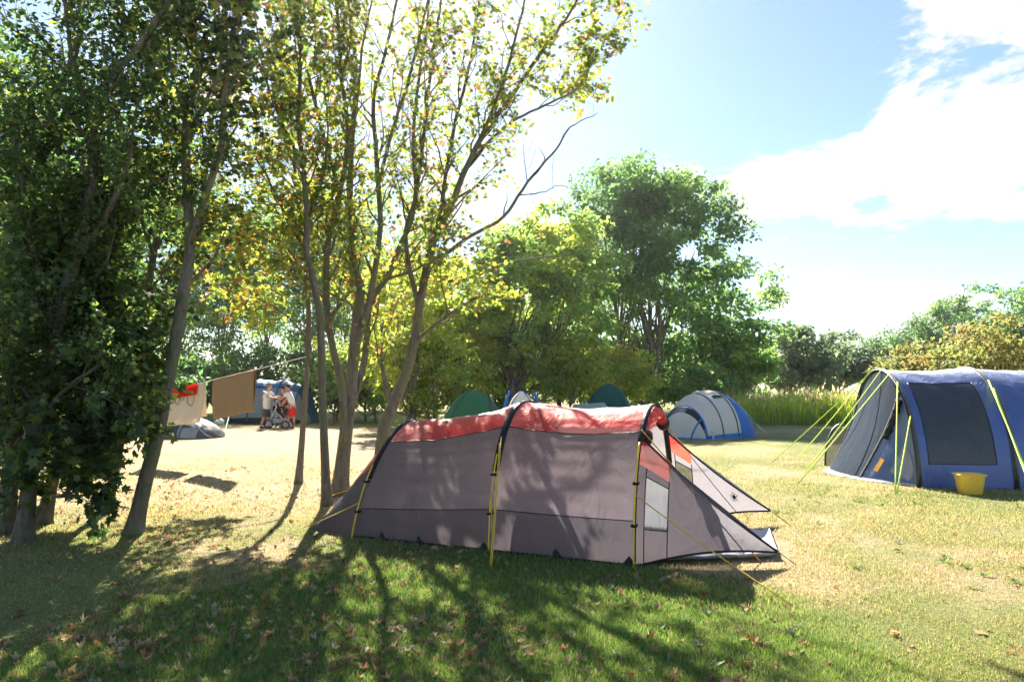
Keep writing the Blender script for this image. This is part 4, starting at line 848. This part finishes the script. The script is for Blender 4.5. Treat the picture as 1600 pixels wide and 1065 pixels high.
# grey-blue family tent behind the people
Tb = gnd(348, 662); a4 = nrm(np.array((1, -.06, 0))); b4 = np.array((.06, 1, 0)); q4 = lambda a, b=0: Tb+a4*a+b4*b
sec = [(*q4(-.35, .9)[:2], 1.0, .05, 2.0), (*q4(.25, .2)[:2], 2.3, 1.55, 2.3), (*q4(1.1, 0)[:2], 2.8, 1.98, 2.3), (*q4(2.3, 0)[:2], 2.8, 1.98, 2.3), (*q4(3.2, .1)[:2], 2.6, 1.75, 2.3), (*q4(3.75, .6)[:2], 1.6, .06, 2.0)]
l4 = Loft(sec, b4[:2], .02, .01, 35); FT = thing('family_tent', 'grey family tent with petrol blue roof behind the two people', 'tent', Tb)
for s in range(5):
    patch('side_panel', l4.point, s, s+1, .0, .29, 20, 18, 'tent_petrol' if s == 0 else 'tent_steel', FT, Tb); patch('roof_panel', l4.point, s, s+1, .29, .71, 20, 18, 'tent_petrol', FT, Tb); patch('side_panel', l4.point, s, s+1, .71, 1, 20, 18, 'tent_steel', FT, Tb)
for s in (1, 2, 3, 4): hoop_tube('pole_sleeve', l4, s, .01, .99, .03, 'tent_petrol', FT, Tb, .01, 36)
patch('ground_hem', lambda u, v: l4.point(u, v, np.full_like(u, .015)), .3, 4.7, .0, .035, 30, 4, 'fly_dark', FT, Tb)
cord('guy_line', l4.point(np.array([1.]), np.array([.25]))[0], gnd(349, 682), .010, 'cord_white', FT, Tb, 0)

# ------------------------------------------------------------------ clothesline and towels
lw = [at(466+12, 557, 11.44), at(400, 577, 13.0), at(330, 594, 14.0), at(262, 607, 14.6), at(150, 612, 14.9), at(60, 606, 14.9)]
line = catmull(lw, 10); cl = tube_obj('clothesline', line, .007, 'cord_white', None, 5); tag(cl, 'pale clothesline running from the sapling to the dark sycamores', 'clothesline')
lx = line[:, 0]; order = np.argsort(lx)
def line_at(x): return np.array([x, np.interp(x, lx[order], line[order, 1]), np.interp(x, lx[order], line[order, 2])])
def x_on_line(px):
    pr = CX+FPX*lx/line[:, 1]; o = np.argsort(pr); return float(np.interp(px, pr[o], lx[o]))
def towel(name, label, px0, px1, drop, back, mat, seed):
    x0, x1 = x_on_line(px0), x_on_line(px1); nu, nv = 26, 30; o0 = line_at((x0+x1)/2); o0[2] = 0; r = np.random.default_rng(seed); P = []
    for i in range(nu):
        q = line_at(x0+(x1-x0)*i/(nu-1)); tdir = nrm(line_at(x1)-line_at(x0)); nn = nrm(np.cross(tdir, (0, 0, 1)))      # towards the camera
        nn = nn if nn[1] < 0 else -nn
        for j in range(nv):
            s = -back+(drop+back)*j/(nv-1); side = 1 if s > 0 else -1; dd = abs(s); f_ = i/(nu-1)
            P.append(q+nn*side*(.012*min(1, dd/.03)+.065*dd*math.sin(f_*13+seed+dd*2.5)+.03*dd)+np.array((0, 0, .012-dd))+tdir*.035*dd*(f_-.5)*(-1)+np.array((0, 0, .01*dd*math.sin(f_*7+seed))))
    o = build(name, np.array(P)-o0, [grid_faces(nu, nv)], mat, None, True); o.location = Vector(o0); md = o.modifiers.new('thickness', 'SOLIDIFY'); md.thickness = .008; tag(o, label, 'towel', 'towels on the clothesline')
    return o, (x0, x1)
ot, _ = towel('towel', 'plain brown towel hanging on the clothesline', 335, 399, .82, .75, 'towel_brown', 2)
ct, (tx0, tx1) = towel('towel', 'cream towel with a red patch hanging on the clothesline', 252, 322, .82, .72, 'towel_cream', 5)
towel('towel', 'pale towel half hidden behind the bushy sycamore leaves', 115, 150, .75, .7, 'towel_cream', 7)
# red printed block with plain outline strokes below it
def on_towel(f_, dd):
    q = line_at(tx0+(tx1-tx0)*f_); tdir = nrm(line_at(tx1)-line_at(tx0)); nn = nrm(np.cross(tdir, (0, 0, 1))); nn = nn if nn[1] < 0 else -nn
    return q+nn*(.058+.065*dd*math.sin(f_*13+5+dd*2.5)+.03*dd)+np.array((0, 0, .012-dd))+tdir*.035*dd*(f_-.5)*(-1)+np.array((0, 0, .01*dd*math.sin(f_*7+5)))
o0 = np.array(ct.location)
nu, nv = 12, 8; P = np.array([on_towel(.30+(.56-.05*j/(nv-1))*i/(nu-1)+.03*j/(nv-1), .012+.23*j/(nv-1)) for i in range(nu) for j in range(nv)])
build('printed_block', P-o0, [grid_faces(nu, nv)], 'towel_red', ct, True)
for k_, (f0, wv, dp) in enumerate(((.36, .10, .14), (.48, .10, .06), (.66, .14, .20))):
    t = np.linspace(0, np.pi, 14); build_P = np.array([on_towel(f0+wv*(.5-.5*math.cos(v)), .25+dp*math.sin(v)) for v in t]); tube_obj('printed_line', build_P, .006, 'line_print', ct, 4, o0)

# ------------------------------------------------------------------ people
def skin_obj(name, verts, edges, radii, root, mat, parent, levels=2):
    me = bpy.data.meshes.new(name); me.from_pydata([tuple(v) for v in verts], edges, []); o = bpy.data.objects.new(name, me); C.objects.link(o); o.parent = parent; me.materials.append(MATS[mat])
    md = o.modifiers.new('skin', 'SKIN'); md.use_smooth_shade = True
    for i, r_ in enumerate(radii):
        sv = me.skin_vertices[0].data[i]; sv.radius = (r_, r_) if not isinstance(r_, tuple) else r_; sv.use_root = (i == root)
    s = o.modifiers.new('subdivision', 'SUBSURF'); s.levels = levels; s.render_levels = levels
    return o
def blob(name, c, r, mat, parent, squash=None, n=14):
    V, F = [], []
    for i in range(n+1):
        for j in range(2*n): a, b = math.pi*i/n, math.pi*j/n; V.append((c[0]+r[0]*math.sin(a)*math.cos(b), c[1]+r[1]*math.sin(a)*math.sin(b), c[2]+r[2]*math.cos(a)))
    V = np.array(V); F = np.array([(i*2*n+j, (i+1)*2*n+j, (i+1)*2*n+(j+1) % (2*n), i*2*n+(j+1) % (2*n)) for i in range(n) for j in range(2*n)])
    if squash is not None: V = squash(V)
    return build(name, V, [F], mat, parent, True)
def person(label, loc, J, face, shirt, shorts, hair, skin='skin', shoe='shoe_dark', sleeve=.6, long_shirt=.0):
    """J: joints in metres (x along the picture, y away, z up)"""
    T_ = thing('person', label, 'person', loc, 'people at the pushchair'); J = {k_: np.array(v, float) for k_, v in J.items()}; fx = nrm(np.array(face, float))
    mid = lambda a, b, t=.5: J[a]*(1-t)+J[b]*t
    names = ['pelvis', 'belly', 'chest', 'neck', 'head', 'crown']; V = [J['pelvis'], mid('pelvis', 'chest', .5), J['chest'], J['neck'], J['head'], J['head']+nrm(J['head']-J['neck'])*.09]
    rad = [(.155, .12), (.145, .11), (.165, .115), .055, (.078, .092), (.06, .07)]; E = [(0, 1), (1, 2), (2, 3), (3, 4), (4, 5)]
    def addv(p, r_, par): V.append(p); rad.append(r_); E.append((par, len(V)-1)); return len(V)-1
    # nose and chin give the head a face
    addv(J['head']+fx*.10+np.array((0, 0, -.005)), .014, 4); addv(J['head']+fx*.07+np.array((0, 0, -.085)), .035, 4)
    for s in ('L', 'R'):
        sh = addv(J['sh'+s], .058, 2); el_ = addv(J['el'+s], .042, sh); wr_ = addv(J['wr'+s], .028, el_); dv = nrm(J['wr'+s]-J['el'+s]); pv = nrm(np.cross(dv, (0, .3, 1.)))
        pm = addv(J['wr'+s]+dv*.075, (.036, .018), wr_)
        for q, (o_, l_) in enumerate(((-.03, .07), (-.01, .085), (.01, .08), (.03, .065))):
            k_ = addv(J['wr'+s]+dv*(.10+l_*.4)+pv*o_, .009, pm); addv(J['wr'+s]+dv*(.10+l_)+pv*o_+np.array((0, 0, -.02)), .008, k_)
        addv(J['wr'+s]+dv*.07+pv*-.06, .010, wr_)
        hp_ = addv(J['hip'+s], .092, 0); kn = addv(J['kn'+s], .060, hp_); cf = addv(mid('kn'+s, 'an'+s, .35), .058, kn); an = addv(J['an'+s], .038, cf); addv(J['an'+s]+fx*np.array((1, 1, 0))*.14+np.array((0, 0, -.045)), (.04, .028), an)
    body = skin_obj('body', V, E, rad, 0, skin, T_)
    # clothes
    up = J['chest']; V2 = [J['pelvis']+np.array((0, 0, -.02-long_shirt))+(J['chest']-J['pelvis'])*.0, mid('pelvis', 'chest', .5), J['chest'], J['chest']*.45+J['neck']*.55]; r2 = [(.185, .15), (.175, .14), (.19, .14), .075]; E2 = [(0, 1), (1, 2), (2, 3)]
    for s in ('L', 'R'):
        V2.append(J['sh'+s]); r2.append(.085); E2.append((2, len(V2)-1)); V2.append(mid('sh'+s, 'el'+s, sleeve)); r2.append(.072); E2.append((len(V2)-2, len(V2)-1))
    skin_obj('shirt', V2, E2, r2, 0, shirt, T_)
    V3 = [J['pelvis']+np.array((0, 0, .06)), J['pelvis']]; r3 = [(.165, .13), (.175, .14)]; E3 = [(0, 1)]
    for s in ('L', 'R'):
        V3.append(J['hip'+s]+np.array((0, 0, -.04))); r3.append(.115); E3.append((1, len(V3)-1)); V3.append(mid('hip'+s, 'kn'+s, .85)); r3.append(.105); E3.append((len(V3)-2, len(V3)-1))
    skin_obj('shorts', V3, E3, r3, 1, shorts, T_)
    hc = J['head']-fx*.022+np.array((0, 0, .055)); blob('hair', hc, (.095, .098, .095), hair, T_, lambda Vv: np.where((Vv[:, 2:] < hc[2]-.02) & ((Vv-hc)@fx > .0)[:, None], hc+(Vv-hc)*.55, Vv))
    for s in ('L', 'R'):
        c_ = J['an'+s]+fx*np.array((1, 1, 0))*.07; blob('shoe', (c_[0], c_[1], .045), (.06+.075*abs(fx[0]), .06+.075*abs(fx[1]), .05), shoe, T_)
        e_ = np.cross(fx, (0, 0, 1))*(1 if s == 'L' else -1); p_ = J['head']+e_*.085; blob('ear', p_, (.018, .018, .032), skin, T_, None, 6)
    return T_
dp_ = 27.5; sx = lambda px, ref: (px-ref)/FPX*dp_; sz = lambda py: CAMZ+(HZ-py)/FPX*dp_
def jt(ref, **kw): return {k_: (sx(px, ref), dy, sz(py)) for k_, (px, py, dy) in kw.items()}
p1 = person('person in white printed t-shirt and dark grey shorts left of the pushchair', (xat(414, dp_), dp_, 0), jt(414, pelvis=(417.5, 638.5, 0), chest=(418.5, 617.5, 0), neck=(420.5, 610, 0), head=(422.3, 603.8, 0), shL=(423, 613.5, .10), shR=(416, 613.5, -.16), elL=(431, 619.5, .10), elR=(425.5, 620, -.22), wrL=(438, 619.5, .10), wrR=(434.5, 621, -.22),
    hipL=(419, 641, .08), hipR=(416.5, 641, -.09), knL=(419, 653.5, .12), knR=(415.5, 653.5, -.10), anL=(417, 664.5, .18), anR=(411, 664.8, -.10)), (1, .15, -.1), 'cotton_white', 'shorts_grey', 'hair_grey', long_shirt=.06)
V = np.array([(.02, -.148, 1.18), (.10, -.150, 1.18), (.10, -.150, 1.24), (.02, -.148, 1.24)]); 
pr = MB()
for k_ in range(3): V, f = tube(np.array([(sx(412+k_*1.0, 414), -.175+.005*k_, sz(622.5+k_*1.4)), (sx(416.5, 414), -.175, sz(621.5+k_*1.8))]), .012, 5); pr.add(V, f)
pr.build('shirt_print', 'print_red', p1)
person('person in white t-shirt and red shorts bending over the pushchair', (xat(454, dp_), dp_, 0), jt(454, pelvis=(459, 635.5, 0), chest=(454.5, 617.5, 0), neck=(452.5, 610.5, 0), head=(449.6, 605, 0), shL=(452, 614.5, -.17), shR=(453.5, 613.5, .15), elL=(444.5, 622.5, -.24), elR=(447, 623, .16), wrL=(437, 628.5, -.22), wrR=(440, 629.5, .12),
    hipL=(457.8, 638.5, -.10), hipR=(460.2, 638.5, .09), knL=(453.6, 652.5, -.12), knR=(459.2, 652.5, .12), anL=(451.5, 664.6, -.12), anR=(459.2, 664.6, .14)), (-1, -.1, -.35), 'cotton_white', 'shorts_red', 'hair_dark', skin='skin_red', shoe='wood')
person('person in dark clothing leaning in behind the pushchair', (xat(444, dp_+.75), dp_+.75, 0), jt(444, pelvis=(446, 638, 0), chest=(444.2, 622.5, 0), neck=(444, 615, 0), head=(443.6, 609, -.05), shL=(441, 618, -.02), shR=(448, 618, .02), elL=(439.5, 627, -.15), elR=(449, 627, -.12), wrL=(440, 633, -.28), wrR=(446, 633, -.28),
    hipL=(444, 640, 0), hipR=(448.5, 640, 0), knL=(443, 652.5, -.12), knR=(449, 652.5, -.12), anL=(443, 664.6, .02), anR=(449, 664.6, .02)), (-.35, -.9, -.2), 'black_cloth', 'black_cloth', 'hair_dark', skin='skin_red')
# pushchair
pc = thing('pushchair', 'wheeled pushchair with white frame between the people', 'pushchair', (xat(436.5, 27.15), 27.3, 0))
def bar(name, pts, r_, mat): V, f = tube(np.array(pts, float), r_, 6); return build(name, V, f, mat, pc, True)
for y_ in (-.22, .22):
    bar('side_frame', catmull([(-.34, y_, .16), (-.16, y_, .62), (-.06, y_, .90), (-.22, y_, 1.06)], 4), .018, 'metal_pale'); bar('side_frame', [(.30, y_, .16), (.12, y_, .50), (-.12, y_, .70)], .018, 'metal_pale'); bar('side_frame', [(-.30, y_, .24), (.24, y_, .26)], .014, 'metal_pale')
    for x_, r_ in ((-.34, .17), (.32, .15)):
        a = np.linspace(0, 2*np.pi, 25); wv = thing_w = build('wheel', *(lambda V, f: (V, f))(*tube(np.stack([x_+np.cos(a)*r_, np.full(25, y_*1.22), r_+.005+np.sin(a)*r_], -1), .028, 6, False)), 'rubber', pc, True)
        V, f = tube(np.array([(x_, y_*1.22-.02, r_+.005), (x_, y_*1.22+.02, r_+.005)]), r_*.55, 16); build('rim', V, f, 'plastic_grey', wv)
bar('handle', [(-.22, -.24, 1.06), (-.22, .24, 1.06)], .02, 'rubber'); bar('cross_bar', [(-.06, -.22, .86), (-.06, .22, .86)], .016, 'metal_pale'); bar('front_bar', [(.14, -.22, .78), (.14, .22, .78)], .016, 'metal_pale')
patch('seat', lambda u, v: np.stack([-.12+.38*u, v, .46+.06*np.cos(v*6)+.55*(1-u)**3], -1), 0, 1, -.2, .2, 12, 6, 'black_cloth', pc, (0, 0, 0), .04)
V, f = box((.0, 0, .80), (.42, .38, .16)); build('bag', V, [f], 'black_cloth', pc); V, f = box((-.02, 0, .30), (.40, .36, .16)); build('basket', V, [f], 'plastic_grey', pc)
# odds and ends on the pitch
p = gnd(514, 664); wb = thing('wooden_crate', 'small reddish wooden crate right of the people', 'crate', p)
for z_ in (.05, .14, .23):
    for y_ in (-.16, .16): V, f = box((0, y_, z_), (.46, .02, .075)); build('slat', V, [f], 'wood', wb)
    for x_ in (-.22, .22): V, f = box((x_, 0, z_), (.02, .29, .075)); build('slat', V, [f], 'wood', wb)
V, f = box((0, 0, .012), (.41, .29, .02)); build('bottom_board', V, [f], 'wood', wb)
p = gnd(343, 664); o = blob('carrier_bag', (0, 0, .13), (.2, .16, .14), 'white_plastic', None, lambda V: np.stack([V[:, 0]+.03*np.sin(V[:, 2]*40), V[:, 1], np.maximum(V[:, 2], .005)+.03*np.sin(V[:, 0]*25)*(V[:, 2] > .1)], -1)); o.location = Vector(p); tag(o, 'white carrier bag on the ground at the grey family tent', 'bag')
p = gnd(640, 662); cc_ = thing('camping_chair', 'blue folding camping chair behind the leaning maple', 'chair', p)
patch('seat', lambda u, v: np.stack([-.25+.5*u, -.22+.44*v, .42-.05*np.sin(np.pi*u)], -1), 0, 1, 0, 1, 8, 8, 'tent_skyblue', cc_, (0, 0, 0), .01); patch('backrest', lambda u, v: np.stack([-.25+.5*u, .22+.16*v+.04*np.sin(np.pi*u), .44+.45*v], -1), 0, 1, 0, 1, 8, 8, 'tent_skyblue', cc_, (0, 0, 0), .01)
for x_ in (-.25, .25):
    for y0, y1 in ((-.24, .24), (.24, -.24)): V, f = tube(np.array([(x_, y0, 0), (x_, y1, .44)]), .012, 6); build('leg', V, f, 'metal_pale', cc_)
    V, f = tube(np.array([(x_, .22, .43), (x_, .39, .92)]), .012, 6); build('back_post', V, f, 'metal_pale', cc_)

# ------------------------------------------------------------------ fallen leaves
PAL_DRY = [(.24, .15, .07, 4), (.37, .25, .125, 4), (.47, .36, .21, 3), (.31, .16, .08, 1.2), (.18, .22, .14, 1.0)]
KIND = ['dark brown curled maple leaf fallen on the turf', 'light brown dry maple leaf fallen on the turf', 'pale straw-coloured maple leaf fallen on the turf', 'reddish maple leaf fallen on the turf', 'grey-green maple leaf fallen on the turf']
r = np.random.default_rng(77); pts = []
while len(pts) < 5200:
    d = 3.4*(14/3.4)**(r.random()**1.0); px = r.uniform(-40, 1640); x = (px-CX)/FPX*d
    rel = np.array((x-1.10, d-6.23)); ta, tb = rel@ax, rel@ay
    if -3.75 < ta < 1.6 and -.04 < tb < 1.95: continue
    wgt = .9*sstep(2.6, -.2, x)+.04+.9*math.exp(-((tb+.22)/.22)**2)*(-3.4 < ta < .6); wgt *= .08+2.6*max(0., float(fbm(x, d, 1.1))-.38)*(.6+.8*float(vnoise(x, d, 5.)))
    if d > 9 and x > 0: wgt *= .3
    if r.random() < wgt: pts.append((x, d))
pts = np.array(pts); n = len(pts); size = np.where(r.random(n) < .5, r.uniform(.012, .04, n), r.uniform(.035, .09, n)); order = np.argsort(-size/pts[:, 1]); pts, size = pts[order], size[order]
kind = r.choice(5, n, p=np.array([p_[3] for p_ in PAL_DRY])/sum(p_[3] for p_ in PAL_DRY)); base = np.array([p_[:3] for p_ in PAL_DRY])
variants = []
for v in range(8):
    Vv, Ff = maple_template(r.uniform(.5, 1.2), r.uniform(-1.2, .5)); Vv[:, :2] *= 1+r.uniform(-.25, .12, (len(Vv), 1)); Vv[:, 2] += .25*np.sin(Vv[:, 0]*r.uniform(3, 7)+r.uniform(0, 6))*np.abs(Vv[:, 0])+r.normal(0, .07, len(Vv)); Vv[:, 0] *= r.uniform(.6, .85); Vv[:, 2] -= Vv[:, 2].min(); variants.append(Vv)
axis = np.stack([np.cos(t_ := r.uniform(0, 6.28, n)), np.sin(t_), r.normal(0, .18, n)], -1); upv = np.array((0, 0, 1.))+r.normal(0, .28, (n, 3)); NI = 300
FM = {}
B = frames(pts, axis, upv)
for i in range(NI):
    key = (kind[i], i % 8)
    if key not in FM:
        FM[key] = build('fallen_leaf', variants[i % 8], [MF], 'dry_leaf', None, False, np.tile(base[kind[i]]*r.uniform(.85, 1.1), (len(MAPLE), 1))); o = FM[key]
    else: o = bpy.data.objects.new('fallen_leaf', FM[key].data); C.objects.link(o)
    m = Matrix.Identity(4)
    for a_ in range(3):
        for b_ in range(3): m[a_][b_] = float(B[i][b_][a_])*float(size[i])
    m.translation = Vector((float(pts[i][0]), float(pts[i][1]), .005)); o.matrix_world = m
    tag(o, KIND[kind[i]], 'leaf', 'fallen leaves on the turf, '+('dark brown', 'light brown', 'straw', 'reddish', 'grey-green')[kind[i]])
mb = MB()
for v in range(8):
    ii = np.arange(NI, n)[np.arange(NI, n) % 8 == v]; cols = base[kind[ii]]*r.uniform(.6, 1.15, (len(ii), 1)); P = np.column_stack([pts[ii], np.full(len(ii), .004)])
    V, F, cv = scatter(variants[v], MF, P, axis[ii], upv[ii], size[ii], cols); mb.add(V, F, cv)
tag(mb.build('leaf_litter', 'dry_leaf'), 'scattered dry leaf litter over the turf', 'leaf litter', kind='stuff')
print('TRIS', sum(sum(len(p.vertices)-2 for p in me.polygons) if len(me.polygons) < 20000 else len(me.loops)-2*len(me.polygons) for me in bpy.data.meshes))

# broad-leaved weeds in the turf
wp = []
while len(wp) < 60:
    d = r.uniform(3.6, 11); px = r.uniform(600, 1650); x = (px-CX)/FPX*d; rel = np.array((x-1.10, d-6.23)); ta, tb = rel@ax, rel@ay
    if (-3.75 < ta < 1.6 and -.04 < tb < 1.95) or fbm(x, d, .8) < .55: continue
    wp.append((x, d))
k_ = 9; wp = np.repeat(np.array(wp), k_, 0)+r.normal(0, .012, (60*k_, 2)); a = r.uniform(0, 6.28, len(wp))
V, F, cv = scatter(OVAL*np.array((.8, 1, 1)), OF, np.column_stack([wp, np.full(len(wp), .01)]), np.stack([np.cos(a), np.sin(a), r.uniform(.15, .7, len(wp))], -1), np.array((0, 0, 1.))+r.normal(0, .2, (len(wp), 3)), r.uniform(.03, .075, len(wp)), pick_cols([(.09, .17, .035, 3), (.14, .22, .05, 2)], len(wp), r))
tag(build('weeds', V, [F], 'grass_blade', None, False, cv), 'small broad-leaved weeds scattered in the dry turf', 'weeds', kind='stuff')

# ------------------------------------------------------------------ air volume added to imitate lens glare around the sun
V, f = box((0, 50, 8.5), (2400, 2400, 19.4)); m, nt = new_mat('air')
pv = N(nt, 'ShaderNodeVolumePrincipled'); pv.inputs['Color'].default_value = (.97, .98, 1, 1); pv.inputs['Density'].default_value = .0004; pv.inputs['Anisotropy'].default_value = .8
o_ = N(nt, 'ShaderNodeOutputMaterial'); L(nt, pv.outputs[0], o_.inputs['Volume'])
tag(build('glare_haze', V, [f], 'air'), 'thin air volume added to imitate glare around the sun', 'glare_haze', kind='stuff')
